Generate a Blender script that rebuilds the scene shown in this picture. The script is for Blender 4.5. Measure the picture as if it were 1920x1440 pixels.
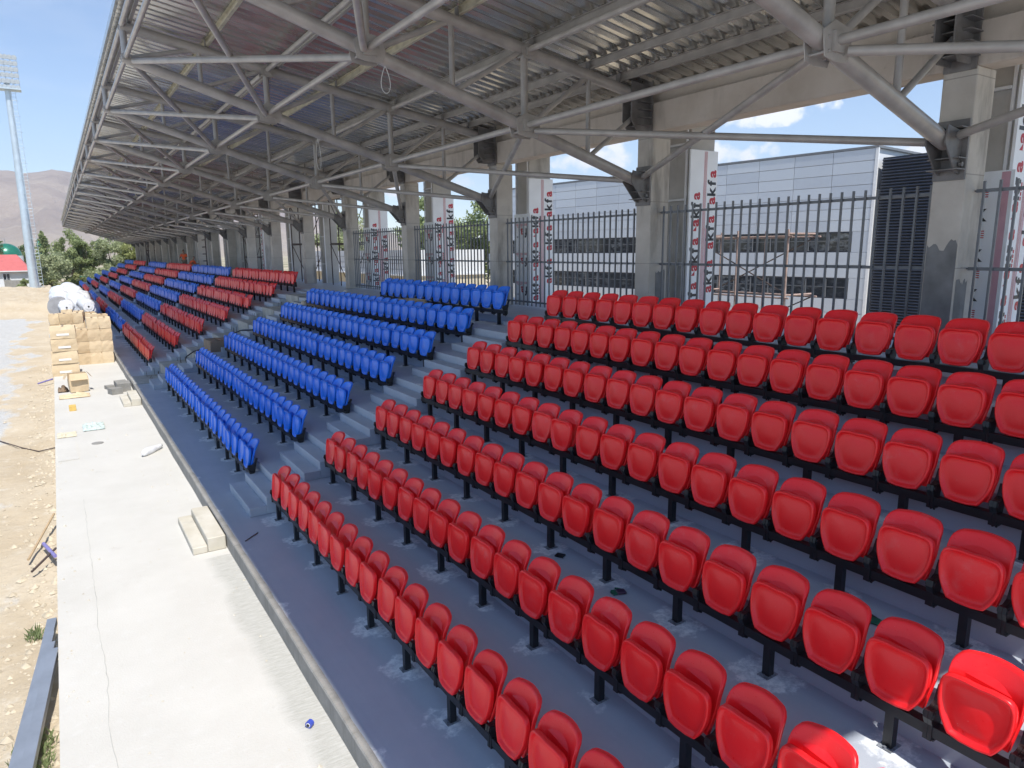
import bpy, bmesh, math, random
import numpy as np
from mathutils import Vector, Matrix, noise
random.seed(7); rng = np.random.default_rng(7)
S = bpy.context.scene; C = S.collection
for o in list(bpy.data.objects): bpy.data.objects.remove(o)

# ------------------------------------------------------------------ camera
CZ = 4.56
FPX, PITCH, YAW, ROLL = 1300.22, 0.1904, 0.5758, -0.0090
cy_, sy_, cp_, sp_ = math.cos(YAW), math.sin(YAW), math.cos(PITCH), math.sin(PITCH)
Fv = Vector((sy_*cp_, cy_*cp_, -sp_)); R0 = Vector((cy_, -sy_, 0)); U0 = R0.cross(Fv)
Rv = math.cos(ROLL)*R0 + math.sin(ROLL)*U0; Uv = -math.sin(ROLL)*R0 + math.cos(ROLL)*U0
cam = bpy.data.cameras.new('camera'); camo = bpy.data.objects.new('camera', cam); C.objects.link(camo)
camo.matrix_world = Matrix(((Rv.x, Uv.x, -Fv.x, 0), (Rv.y, Uv.y, -Fv.y, 0), (Rv.z, Uv.z, -Fv.z, CZ), (0, 0, 0, 1)))
cam.sensor_width = 36; cam.lens = FPX/1920*36; cam.clip_start = 0.05; cam.clip_end = 12000
S.camera = camo
def proj(p):
    d = Vector(p) - Vector((0, 0, CZ)); z = d.dot(Fv)
    if z < .05: return None
    return 960 + FPX*d.dot(Rv)/z, 720 - FPX*d.dot(Uv)/z, z
def ray(px, py):
    return Fv + Rv*((px-960)/FPX) - Uv*((py-720)/FPX)

# ------------------------------------------------------------------ world, sun, exposure
SUN_EL = math.radians(60); SUN_TX = 0.042
sun_dir = Vector((-SUN_TX, -1/math.tan(SUN_EL), 1)).normalized()
W = bpy.data.worlds.new('World'); S.world = W; W.use_nodes = True
nt = W.node_tree; nt.nodes.clear()
def wn(t, **k):
    n = nt.nodes.new(t)
    for a, v in k.items(): setattr(n, a, v)
    return n
out = wn('ShaderNodeOutputWorld'); bg = wn('ShaderNodeBackground'); nt.links.new(bg.outputs[0], out.inputs[0])
sky = wn('ShaderNodeTexSky', sky_type='NISHITA'); sky.sun_disc = False
sky.sun_elevation = math.asin(sun_dir.z); sky.sun_rotation = math.atan2(sun_dir.x, sun_dir.y)
sky.altitude = 900; sky.air_density = 1.0; sky.dust_density = 0.3; sky.ozone_density = 2.5
bg.inputs[1].default_value = 0.08
# clouds: a few cumulus low in the sky behind the stand
tc = wn('ShaderNodeTexCoord')
nz = wn('ShaderNodeTexNoise'); nz.inputs['Scale'].default_value = 26; nz.inputs['Detail'].default_value = 7; nz.inputs['Roughness'].default_value = .62
nt.links.new(tc.outputs['Generated'], nz.inputs['Vector'])
def wm(op, a, b=None, c=None, clamp=False):
    m = wn('ShaderNodeMath', operation=op); m.use_clamp = clamp
    for i, v in enumerate((a, b, c)):
        if v is None: continue
        if isinstance(v, (int, float)): m.inputs[i].default_value = v
        else: nt.links.new(v, m.inputs[i])
    return m.outputs[0]
total = None
for (px, py, rx, rz) in [(1440, 212, .085, .020), (1390, 226, .06, .014), (1549, 198, .022, .012), (1385, 288, .075, .028), (1320, 300, .05, .02),
                          (1150, 285, .05, .032), (1090, 300, .05, .02), (870, 340, .045, .02), (1700, 285, .06, .014), (1000, 262, .06, .012), (740, 350, .05, .02),
                          (2350, 100, .12, .05), (2700, 250, .14, .05), (1850, 262, .06, .02)]:
    d = ray(px, py).normalized()
    sub = wn('ShaderNodeVectorMath', operation='SUBTRACT'); nt.links.new(tc.outputs['Generated'], sub.inputs[0]); sub.inputs[1].default_value = d
    t = Vector((d.y, -d.x, 0)).normalized()
    dt = wn('ShaderNodeVectorMath', operation='DOT_PRODUCT'); nt.links.new(sub.outputs[0], dt.inputs[0]); dt.inputs[1].default_value = t/rx
    dn = wn('ShaderNodeVectorMath', operation='DOT_PRODUCT'); nt.links.new(sub.outputs[0], dn.inputs[0]); dn.inputs[1].default_value = d*3
    sep = wn('ShaderNodeSeparateXYZ'); nt.links.new(sub.outputs[0], sep.inputs[0])
    vz = wm('DIVIDE', sep.outputs[2], rz)
    r2 = wm('ADD', wm('ADD', wm('MULTIPLY', dt.outputs['Value'], dt.outputs['Value']), wm('MULTIPLY', vz, vz)), wm('MULTIPLY', dn.outputs['Value'], dn.outputs['Value']))
    b = wm('SUBTRACT', 1.0, r2, clamp=True)
    total = b if total is None else wm('MAXIMUM', total, b)
nn = wm('MULTIPLY', wm('SUBTRACT', nz.outputs['Fac'], .5), 4.6)
dens = wm('MULTIPLY', wm('SUBTRACT', wm('ADD', total, wm('MULTIPLY', nn, wm('MINIMUM', wm('MULTIPLY', total, 4), 1.0))), .36), 1.5, clamp=True)
nz2 = wn('ShaderNodeTexNoise'); nz2.inputs['Scale'].default_value = 5; nz2.inputs['Detail'].default_value = 6
mp = wn('ShaderNodeMapping'); mp.inputs['Scale'].default_value = (1, 1, 3.5); nt.links.new(tc.outputs['Generated'], mp.inputs[0]); nt.links.new(mp.outputs[0], nz2.inputs['Vector'])
wisp = wm('MULTIPLY', wm('SUBTRACT', nz2.outputs['Fac'], .55, clamp=True), .9, clamp=True)
dens = wm('MAXIMUM', dens, wisp)
mixc = wn('ShaderNodeMix', data_type='RGBA'); nt.links.new(dens, mixc.inputs['Factor'])
nt.links.new(sky.outputs[0], mixc.inputs['A']); mixc.inputs['B'].default_value = (6.6, 6.8, 7.1, 1)
nt.links.new(mixc.outputs['Result'], bg.inputs[0])

sl = bpy.data.lights.new('sun', 'SUN'); sl.energy = 2.6; sl.angle = math.radians(.53); sl.color = (1, .96, .9)
so = bpy.data.objects.new('sun', sl); C.objects.link(so); so.rotation_euler = (-sun_dir).to_track_quat('-Z', 'Y').to_euler()
so.location = (0, -20, 40)
S.view_settings.view_transform = 'Standard'; S.view_settings.look = 'None'; S.view_settings.gamma = 1
S.view_settings.exposure = 1.25; S.view_settings.use_curve_mapping = False
S.cycles.use_denoising = True; S.cycles.max_bounces = 8; S.cycles.diffuse_bounces = 5; S.cycles.glossy_bounces = 4
S.cycles.volume_bounces = 0; S.cycles.volume_max_steps = 64; S.cycles.sample_clamp_indirect = 6

# ------------------------------------------------------------------ helpers
def tag(o, label=None, cat=None, group=None, kind=None):
    for k, v in (('label', label), ('category', cat), ('group', group), ('kind', kind)):
        if v: o[k] = v
    return o
def empty(name, loc, label=None, cat=None, group=None, rz=0):
    o = bpy.data.objects.new(name, None); o.empty_display_size = .2; C.objects.link(o); o.location = loc; o.rotation_euler = (0, 0, rz)
    return tag(o, label, cat, group)
def link(name, me, parent=None, loc=(0, 0, 0), rot=(0, 0, 0)):
    o = bpy.data.objects.new(name, me); C.objects.link(o); o.parent = parent; o.location = loc; o.rotation_euler = rot
    return o
BOXF = [(0, 3, 2, 1), (4, 5, 6, 7), (0, 1, 5, 4), (1, 2, 6, 5), (2, 3, 7, 6), (3, 0, 4, 7)]
class MB:
    def __init__(s): s.v = []; s.f = []; s.m = []; s.cur = 0; s.smooth = []; s.sm = False
    def add(s, vs, fs):
        n = len(s.v); s.v += [tuple(v) for v in vs]
        for f in fs: s.f.append(tuple(n+i for i in f)); s.m.append(s.cur); s.smooth.append(s.sm)
    def box(s, x0, x1, y0, y1, z0, z1):
        s.add([(x0, y0, z0), (x1, y0, z0), (x1, y1, z0), (x0, y1, z0), (x0, y0, z1), (x1, y0, z1), (x1, y1, z1), (x0, y1, z1)], BOXF)
    def bbox(s, x0, x1, y0, y1, z0, z1, b=.01):   # chamfered box: top & vertical edges
        v = []
        for (z, i) in ((z0, b), (z0+b, 0), (z1-b, 0), (z1, b)):
            v += [(x0+i+b, y0+i, z), (x1-i-b, y0+i, z), (x1-i, y0+i+b, z), (x1-i, y1-i-b, z), (x1-i-b, y1-i, z), (x0+i+b, y1-i, z), (x0+i, y1-i-b, z), (x0+i, y0+i+b, z)]
        f = [tuple(range(7, -1, -1)), tuple(range(24, 32))]
        for k in range(3):
            for j in range(8): a = 8*k+j; b2 = 8*k+(j+1) % 8; f.append((a, b2, b2+8, a+8))
        s.add(v, f)
    def obox(s, c, size, M=None):
        hx, hy, hz = [q/2 for q in size]; M = M or Matrix.Identity(3)
        vs = [Vector(c) + M @ Vector(p) for p in [(-hx, -hy, -hz), (hx, -hy, -hz), (hx, hy, -hz), (-hx, hy, -hz), (-hx, -hy, hz), (hx, -hy, hz), (hx, hy, hz), (-hx, hy, hz)]]
        s.add(vs, BOXF)
    def bar(s, p0, p1, w, h=None):                # rectangular bar between points
        p0, p1 = Vector(p0), Vector(p1); d = p1-p0; L = d.length; z = d.normalized()
        up = Vector((0, 0, 1)) if abs(z.z) < .95 else Vector((0, 1, 0))
        x = up.cross(z).normalized(); y = z.cross(x)
        s.obox((p0+p1)/2, (w, h or w, L), Matrix((x, y, z)).transposed())
    def tube(s, p0, p1, r, n=10, r1=None, caps=True):
        p0, p1 = Vector(p0), Vector(p1); z = (p1-p0).normalized(); r1 = r if r1 is None else r1
        up = Vector((0, 0, 1)) if abs(z.z) < .95 else Vector((0, 1, 0))
        x = up.cross(z).normalized(); y = z.cross(x); vs = []
        for p, q in ((p0, r), (p1, r1)):
            for i in range(n):
                a = 2*math.pi*i/n; vs.append(p + x*(q*math.cos(a)) + y*(q*math.sin(a)))
        sm = s.sm; s.sm = True
        s.add(vs, [(i, (i+1) % n, n+(i+1) % n, n+i) for i in range(n)]); s.sm = False
        if caps: s.add(vs, [tuple(range(n-1, -1, -1)), tuple(range(n, 2*n))])
        s.sm = sm
    def path(s, pts, r, n=6):
        for a, b in zip(pts[:-1], pts[1:]): s.tube(a, b, r, n)
    def poly(s, pts, t, axis):                    # extrude a polygon (list of 2D) along an axis; axis given as function (u,v,w)->xyz
        n = len(pts); vs = [axis(u, v, 0) for u, v in pts] + [axis(u, v, t) for u, v in pts]
        s.add(vs, [tuple(range(n-1, -1, -1)), tuple(range(n, 2*n))] + [(i, (i+1) % n, n+(i+1) % n, n+i) for i in range(n)])
    def mesh(s, name, mats, off=(0, 0, 0)):
        me = bpy.data.meshes.new(name); ox, oy, oz = off
        me.from_pydata([(x-ox, y-oy, z-oz) for x, y, z in s.v], [], s.f)
        for m in (mats if isinstance(mats, (list, tuple)) else [mats]): me.materials.append(m)
        me.polygons.foreach_set('material_index', s.m); me.polygons.foreach_set('use_smooth', s.smooth); me.update()
        return me
    def build(s, name, mats, parent=None, root=None):
        root = root or parent; off = root.location if root is not None else (0, 0, 0)
        return link(name, s.mesh(name, mats, off), parent)
def fixn(me):
    bm = bmesh.new(); bm.from_mesh(me); bmesh.ops.recalc_face_normals(bm, faces=bm.faces); bm.to_mesh(me); bm.free(); return me

# ------------------------------------------------------------------ materials
class NT:
    def __init__(s, name):
        s.m = bpy.data.materials.new(name); s.m.use_nodes = True; s.t = s.m.node_tree; s.b = s.t.nodes['Principled BSDF']; s.co = None
    def n(s, t, ins=None, **k):
        n = s.t.nodes.new(t)
        for a, v in k.items(): setattr(n, a, v)
        for a, v in (ins or {}).items(): s.put(n.inputs[a], v)
        return n
    def put(s, i, v):
        if isinstance(v, bpy.types.NodeSocket): s.t.links.new(v, i)
        elif isinstance(v, (tuple, list)) and len(v) == 3 and i.type == 'RGBA': i.default_value = (*v, 1)
        else: i.default_value = v
    def pos(s):
        if not s.co: s.co = s.n('ShaderNodeTexCoord')
        return s.co.outputs['Object']
    def world(s):
        return s.n('ShaderNodeNewGeometry').outputs['Position']
    def noise(s, scale, detail=4, rough=.55, vec=None, stretch=None, out='Fac'):
        vec = vec or s.pos()
        if stretch: vec = s.n('ShaderNodeMapping', {'Vector': vec, 'Scale': stretch}).outputs[0]
        return s.n('ShaderNodeTexNoise', {'Vector': vec, 'Scale': scale, 'Detail': detail, 'Roughness': rough}).outputs[out]
    def ramp(s, f, a, b, ca=(0, 0, 0), cb=(1, 1, 1)):
        r = s.n('ShaderNodeValToRGB', {'Fac': f}); e = r.color_ramp.elements
        e[0].position, e[0].color = a, (*ca, 1); e[1].position, e[1].color = b, (*cb, 1); return r.outputs['Color']
    def mix(s, f, a, b, mode='MIX'):
        n = s.n('ShaderNodeMix', data_type='RGBA', blend_type=mode); s.put(n.inputs['Factor'], f); s.put(n.inputs['A'], a); s.put(n.inputs['B'], b); return n.outputs['Result']
    def math(s, op, a, b=0, clamp=False):
        n = s.n('ShaderNodeMath', operation=op); n.use_clamp = clamp; s.put(n.inputs[0], a); s.put(n.inputs[1], b); return n.outputs[0]
    def base(s, v): s.put(s.b.inputs['Base Color'], v); return s
    def rough(s, v): s.put(s.b.inputs['Roughness'], v); return s
    def metal(s, v): s.b.inputs['Metallic'].default_value = v; return s
    def bump(s, h, strength=.3, dist=.01):
        n = s.n('ShaderNodeBump', {'Height': h, 'Strength': strength, 'Distance': dist}); s.t.links.new(n.outputs[0], s.b.inputs['Normal']); return s
def simple(name, col, rough=.6, metal=0, var=.15, scale=6, bump=0, bscale=40, dist=.004, spec=None):
    m = NT(name); c2 = tuple(max(0, c*(1-var)) for c in col); c1 = tuple(min(1, c*(1+var)) for c in col)
    m.base(m.ramp(m.noise(scale, 5), .3, .7, c2, c1)).rough(rough).metal(metal)
    if bump: m.bump(m.noise(bscale, 5), bump, dist)
    if spec is not None: m.b.inputs['Specular IOR Level'].default_value = spec
    return m.m

TR, TP, Z1, DZ = 2.653, .9373, .237, .4459     # first post line, tier pitch, first tier height, rise
RX = 2.83                                       # first riser
def tier_x(r): return TR+TP*r
def tier_z(r): return Z1+DZ*r
PZ = 3.07; PX = 8.56                            # rear walkway level and its front edge

# painted terrace floor with whitish cement splashes round the post feet
m = NT('painted_terrace'); P = m.world(); sep = m.n('ShaderNodeSeparateXYZ', {0: P})
basec = m.mix(m.ramp(m.noise(1.1, 6, .6, P), .35, .7), (.385, .435, .505), (.47, .52, .585))
basec = m.mix(m.ramp(m.noise(.35, 4, .6, P, (1, .3, 1)), .4, .65), basec, (.40, .44, .50))
basec = m.mix(m.math('MULTIPLY', m.ramp(m.noise(22, 6, .7, P), .55, .8), .28), basec, (.56, .59, .62))
dist = m.noise(5.0, 5, .65, P, out='Color'); dsep = m.n('ShaderNodeSeparateXYZ', {0: dist})
xx = m.math('ADD', sep.outputs[0], m.math('MULTIPLY', m.math('SUBTRACT', dsep.outputs[0], .5), .5))
yy = m.math('ADD', sep.outputs[1], m.math('MULTIPLY', m.math('SUBTRACT', dsep.outputs[1], .5), .62))
far = m.math('GREATER_THAN', sep.outputs[1], 12.4)
u = m.math('DIVIDE', m.math('SUBTRACT', xx, TR), TP); ur = m.math('SUBTRACT', u, m.math('ROUND', u))
v = m.math('SUBTRACT', yy, m.math('ADD', .17, m.math('MULTIPLY', far, .09))); vr = m.math('SUBTRACT', v, m.math('ROUND', v))
cell = m.n('ShaderNodeCombineXYZ', {0: m.math('ROUND', u), 1: m.math('ROUND', v)})
wh = m.n('ShaderNodeTexWhiteNoise', {0: cell.outputs[0]}).outputs['Value']
rad = m.math('SQRT', m.math('ADD', m.math('POWER', m.math('MULTIPLY', ur, .94), 2), m.math('POWER', vr, 2)))
spl = m.math('SUBTRACT', m.math('ADD', .12, m.math('MULTIPLY', wh, .17)), rad)
spl = m.math('MULTIPLY', spl, 16, True)
spl = m.math('MULTIPLY', spl, m.ramp(m.noise(18, 6, .7, P), .32, .62), True)
nrm = m.n('ShaderNodeSeparateXYZ', {0: m.n('ShaderNodeNewGeometry').outputs['Normal']})
spl = m.math('MULTIPLY', m.math('MULTIPLY', spl, m.math('MULTIPLY', m.math('GREATER_THAN', nrm.outputs[2], .5), m.math('LESS_THAN', sep.outputs[0], 8.5))), .95)
basec = m.mix(spl, basec, (.84, .87, .88))
spk = m.ramp(m.noise(95, 3, .6, P), .70, .76); basec = m.mix(m.math('MULTIPLY', spk, .45), basec, (.62, .63, .64))
roll = m.ramp(m.noise(6.5, 4, .6, P, (1.6, .12, 1)), .35, .7); basec = m.mix(m.math('MULTIPLY', roll, .16), basec, (.27, .32, .40))
scf = m.ramp(m.noise(9, 7, .8, P, (1, .5, 1)), .64, .70); basec = m.mix(m.math('MULTIPLY', scf, .30), basec, (.66, .68, .70))
streak = m.ramp(m.noise(3.2, 6, .7, P, (.25, 2.2, 1)), .69, .76)
basec = m.mix(m.math('MULTIPLY', streak, .35), basec, (.58, .61, .65))
m.base(basec).rough(m.ramp(m.noise(3, 4, .6, P), .3, .7, (.42,)*3, (.62,)*3)).bump(m.noise(30, 6, .6, P), .25, .004)
M_FLOOR = m.m
m = NT('step_paint'); P = m.world()
m.base(m.mix(m.ramp(m.noise(2.2, 6, .65, P), .35, .68), (.36, .41, .48), (.43, .475, .54))).rough(.6).bump(m.noise(25, 6, .6, P), .35, .006); M_STEP = m.m
m = NT('slab_concrete'); P = m.world()
c = m.mix(m.ramp(m.noise(.8, 7, .65, P), .3, .7), (.51, .495, .455), (.57, .555, .515))
c = m.mix(m.ramp(m.noise(7, 6, .7, P, (.8, 1.2, 1)), .55, .75), c, (.57, .56, .53))
sx = m.n('ShaderNodeSeparateXYZ', {0: P})
edge = m.math('ADD', sx.outputs[0], m.math('MULTIPLY', m.noise(.9, 4, .6, P, (.3, 1, 1)), .55))
band = m.math('MULTIPLY', m.math('MULTIPLY', m.math('SUBTRACT', edge, 1.70), 7, True), m.math('LESS_THAN', sx.outputs[1], 10.8))
rake = m.noise(13, 5, .7, P, (.5, 3.2, 1))
c = m.mix(band, c, m.mix(m.ramp(rake, .35, .65), (.38, .37, .33), (.50, .49, .455)))
cr = m.n('ShaderNodeTexVoronoi', {'Vector': m.n('ShaderNodeMix', {'Factor': .22, 'A': P, 'B': m.noise(2.2, 4, .6, P, out='Color')}, data_type='VECTOR').outputs['Result'] if False else P, 'Scale': .42, 'Randomness': 1.0}, feature='DISTANCE_TO_EDGE')
c = m.mix(m.math('MULTIPLY', m.ramp(m.noise(1.3, 7, .75, P), .60, .68), .22), c, (.33, .31, .27)); c = m.mix(m.math('MULTIPLY', m.ramp(m.noise(28, 5, .7, P), .66, .74), .3), c, (.30, .29, .26))
m.base(c).rough(.85).bump(m.math('ADD', m.math('MULTIPLY', rake, m.math('ADD', .07, band)), m.noise(40, 5, .6, P)), .5, .008); M_SLAB = m.m
def concrete(name, a, b, stain=.5, bump=.3, bands=True):
    m = NT(name); P = m.world()
    c = m.mix(m.ramp(m.noise(1.7, 7, .6, P), .3, .7), a, b)
    c = m.mix(m.math('MULTIPLY', m.ramp(m.noise(1.0, 5, .6, P, (1.5, 1.5, .35)), .55, .66), stain), c, tuple(q*.45 for q in a))
    c = m.mix(m.math('MULTIPLY', m.ramp(m.noise(9, 5, .7, P), .62, .74), .35), c, tuple(q*.55 for q in a))
    h = m.noise(14, 6, .6, P)
    if bands:
        z = m.n('ShaderNodeSeparateXYZ', {0: P}).outputs[2]
        fr = m.math('ABSOLUTE', m.math('SUBTRACT', m.math('FRACT', m.math('DIVIDE', z, 1.22)), .5))
        ln = m.math('LESS_THAN', fr, .006)
        c = m.mix(m.math('MULTIPLY', ln, .6), c, tuple(q*.5 for q in a)); h = m.math('SUBTRACT', h, ln)
    m.base(c).rough(.88).bump(h, bump, .006); return m.m
M_COL = concrete('column_concrete', (.44, .405, .36), (.57, .535, .48), .7)
M_BEAMC = concrete('ring_beam_concrete', (.48, .415, .35), (.60, .535, .47), .35, bands=False)
m = NT('kerb_concrete'); P = m.world()
c = m.mix(m.ramp(m.noise(2.5, 7, .65, P), .3, .7), (.21, .205, .19), (.31, .30, .28))
c = m.mix(m.math('MULTIPLY', m.ramp(m.noise(2.2, 6, .7, P, (1, 2.2, .35)), .50, .66), .6), c, (.17, .165, .145))
c = m.mix(m.math('MULTIPLY', m.ramp(m.noise(16, 6, .75, P), .60, .72), .4), c, (.14, .135, .12))
m.base(c).rough(.9).bump(m.noise(22, 6, .65, P), .7, .012); M_KERB = m.m
M_ROUGH = concrete('rough_concrete', (.32, .32, .30), (.48, .48, .45), .6, .8, bands=False)
M_BLOCK = concrete('cast_step_concrete', (.46, .42, .33), (.60, .57, .50), .25, .5, bands=False)
M_CORE = concrete('back_column_concrete', (.38, .37, .34), (.50, .485, .46), .5, bands=False)
M_STEEL = simple('grey_painted_steel', (.36, .335, .31), .30, 0, .2, 3, .1, 60, .001, .7)
M_DSTEEL = simple('dark_bracket_steel', (.17, .16, .155), .5, 0, .3, 5)
M_BLACK = simple('black_powder_coat', (.011, .012, .015), .38, 0, .3, 9)
M_FENCE = simple('grey_fence_paint', (.15, .16, .175), .45, 0, .15, 5)
M_PURLIN = simple('cream_galvanised_purlin', (.52, .48, .37), .5, .2, .25, 4)
M_BOLT = simple('zinc_bolt', (.45, .45, .47), .35, .8, .1)
m = NT('galvanised_sheet'); P = m.world()
m.base(m.mix(m.ramp(m.noise(1.4, 6, .65, P, (.35, 2, 1)), .35, .68), (.50, .49, .45), (.80, .79, .74))).metal(.8)
m.rough(m.ramp(m.noise(2.2, 5, .6, P, (.4, 3, 1)), .3, .7, (.15,)*3, (.30,)*3)).bump(m.noise(3, 4, .5, P, (.25, 2, 1)), .05, .012); M_SHEET = m.m
def plastic(name, col, hi):
    m = NT(name); P = m.pos(); oi = m.n('ShaderNodeObjectInfo').outputs['Random']
    c = m.mix(oi, col, hi); c = m.mix(m.math('MULTIPLY', m.ramp(m.noise(7, 6, .72, m.world()), .52, .72), m.math('ADD', .015, m.math('MULTIPLY', m.math('POWER', oi, 3), .13))), c, (.62, .56, .52)); c = m.mix(m.math('MULTIPLY', m.ramp(m.noise(70, 3, .7, m.world()), .69, .74), .25), c, (.7, .66, .62))
    m.base(c).rough(m.ramp(m.noise(30, 4, .6, P), .3, .7, (.27,)*3, (.40,)*3)).bump(m.noise(420, 2, .5, P), .05, .001)
    m.b.inputs['Specular IOR Level'].default_value = .45; return m.m
M_RED = plastic('red_seat_plastic', (.92, .014, .018), (.95, .018, .024))
M_BLUE = plastic('blue_seat_plastic', (.008, .165, .78), (.012, .185, .86))
m = NT('brown_cardboard'); oi_ = m.n('ShaderNodeObjectInfo').outputs['Random']
c = m.mix(oi_, (.50, .37, .22), (.68, .55, .37)); c = m.mix(m.math('MULTIPLY', m.ramp(m.noise(3.5, 6, .65), .5, .72), .35), c, (.38, .27, .15))
m.base(c).rough(.8).bump(m.noise(7, 5, .6), .5, .02); M_CARD = m.m
M_CARDD = simple('dark_cardboard', (.20, .14, .09), .85, 0, .2, 3)
M_TAPE = simple('parcel_tape', (.30, .19, .09), .3, 0, .1)
M_LABEL = simple('white_paper_label', (.75, .74, .72), .7, 0, .04)
M_WRAP = simple('white_plastic_wrap', (.72, .73, .75), .32, 0, .08, 2, .6, 5, .05)
M_WRAPG = simple('grey_foam_roll', (.30, .30, .31), .6, 0, .15, 3)
M_GALV = simple('galvanised_profile', (.40, .43, .47), .35, .6, .12, 3)
M_WHITE = simple('white_painted_metal', (.70, .71, .72), .4, 0, .06)
M_BOARD = simple('white_insulation_board', (.86, .89, .92), .45, 0, .05, 2)
M_PRINTR = simple('red_print', (.50, .02, .04), .5, 0, .08)
M_PRINTK = simple('black_print', (.02, .022, .03), .5, 0, .1)
M_PRINTP = simple('pink_print', (.62, .36, .42), .5, 0, .08)

# ------------------------------------------------------------------ ground, slab, terraces
m = NT('dirt_ground'); P = m.world(); sx = m.n('ShaderNodeSeparateXYZ', {0: P})
c = m.mix(m.ramp(m.noise(.55, 8, .7, P), .35, .68), (.46, .375, .26), (.56, .48, .36))
c = m.mix(m.ramp(m.noise(2.4, 7, .7, P), .56, .72), c, (.60, .54, .44))
c = m.mix(m.math('MULTIPLY', m.ramp(m.noise(14, 6, .75, P), .5, .7), .5), c, (.38, .31, .225))
gm = m.math('ADD', m.math('MULTIPLY', m.math('SUBTRACT', m.noise(.28, 4, .6, P, (2.2, 1, 1)), .5), 5.0), m.math('ADD', sx.outputs[0], 1.75))
gravel = m.math('MULTIPLY', m.math('MULTIPLY', gm, -3, True), m.math('LESS_THAN', sx.outputs[1], 66))
vg = m.n('ShaderNodeTexVoronoi', {'Vector': P, 'Scale': 30}); gcol = m.mix(m.n('ShaderNodeSeparateXYZ', {0: vg.outputs['Color']}).outputs[0], (.48, .48, .47), (.66, .65, .62))
c = m.mix(gravel, c, gcol)
green = m.math('MULTIPLY', m.ramp(m.noise(.05, 5, .6, P), .42, .58), m.math('GREATER_THAN', sx.outputs[1], 118), True)
c = m.mix(m.math('MULTIPLY', green, .8), c, (.13, .15, .06))
m.base(c).rough(.95).bump(m.math('ADD', m.noise(5, 8, .7, P), m.math('MULTIPLY', vg.outputs['Distance'], gravel)), .8, .05); M_DIRT = m.m
def groundz(x, y):
    b = 0.0
    if y > 60:
        t = min(1, max(0, (y-67)/5.5)); b = 1.0*t*t*(3-2*t)*min(1, max(0, (117-y)/12))
    n = noise.fractal(Vector((x*.35, y*.22, 0)), 1.0, 2.1, 5)*.10 + noise.fractal(Vector((x*2.1, y*1.6, 3)), 1.0, 2.1, 4)*.035
    if b > 0: n += noise.fractal(Vector((x*.9, y*.8, 8)), 1, 2.1, 5)*.28*b
    fade = min(1, max(0, (-x-.30)/.3)) if b > 0 else 1
    return -.34 + n + b*fade
g = MB(); ys = np.concatenate([np.arange(1.5, 16, .10), np.arange(16, 40, .25), np.arange(40, 125, .6)]); xs = np.concatenate([np.arange(-14, -3, .35), np.arange(-3, -.40, .09), [-.40]])
g.sm = True
vs = [(x, y, groundz(x, y)) for y in ys for x in xs]; nx = len(xs)
g.add(vs, [(j*nx+i, j*nx+i+1, (j+1)*nx+i+1, (j+1)*nx+i) for j in range(len(ys)-1) for i in range(nx-1)])
tag(g.build('dirt_ground', M_DIRT), kind='structure')
g = MB(); g.add([(-6000, -600, -.62), (6000, -600, -.62), (6000, 6500, -.62), (-6000, 6500, -.62)], [(0, 1, 2, 3)])
tag(g.build('far_ground', M_DIRT), kind='structure')
# loose stones along the slab's edge
g = MB()
for i in range(1500):
    y = 3.5 + 34*random.random()**1.5; x = -.46-abs(random.gauss(0, .42)); z = groundz(x, y)
    r = min(.075, .010+random.expovariate(55)); vs = []
    for a in range(6):
        t = a*math.pi/3+random.random()*.4; q = r*(.7+.5*random.random()); vs.append((x+q*math.cos(t), y+q*math.sin(t)*1.2, z+r*.05))
    vs.append((x, y, z+r*.75)); g.add(vs, [(k, (k+1) % 6, 6) for k in range(6)])
tag(g.build('loose_stones', simple('stone', (.50, .43, .32), .9, 0, .25, 9)), 'pale loose stones and clods scattered along the edge of the concrete slab', 'stones', kind='stuff')
g = MB(); g.box(-.455, 1.82, 0, 118, -.55, 0)
slab = tag(g.build('concrete_slab', M_SLAB), kind='structure')
g = MB()
for i in range(420):
    y = 3.5+22*random.random(); x = random.choice([1.78-abs(random.gauss(0, .18)), random.uniform(-.4, 1.75), -.42+abs(random.gauss(0, .1))]); r = .004+random.expovariate(170); a0 = random.random()*6
    if not -.44 < x < 1.78: continue
    vs = [(x+r*math.cos(a0+a*1.57)*random.uniform(.6, 1.2), y+r*math.sin(a0+a*1.57)*random.uniform(.6, 1.2), .001) for a in range(4)]+[(x, y, r*.9)]
    g.add(vs, [(k, (k+1) % 4, 4) for k in range(4)])
tag(g.build('mortar_crumbs', M_BLOCK), 'tiny grey mortar crumbs scattered over the concrete slab', 'crumbs', kind='stuff')
def strip_mesh(pts, r=.0035):
    g = MB()
    for (x0, y0), (x1, y1) in zip(pts[:-1], pts[1:]):
        dx, dy = x1-x0, y1-y0; L = math.hypot(dx, dy)+1e-6; nx_, ny_ = -dy/L*r, dx/L*r
        g.add([(x0-nx_, y0-ny_, .004), (x0+nx_, y0+ny_, .004), (x1+nx_, y1+ny_, .004), (x1-nx_, y1-ny_, .004)], [(0, 3, 2, 1)])
    return g
pts = [(-.02+.05*noise.noise(Vector((0, y*.9, 0)))+.02*noise.noise(Vector((3, y*5, 0))), y) for y in np.arange(3.6, 15, .12)]
strip_mesh(pts, .003).build('slab_crack', M_ROUGH, slab)

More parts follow.
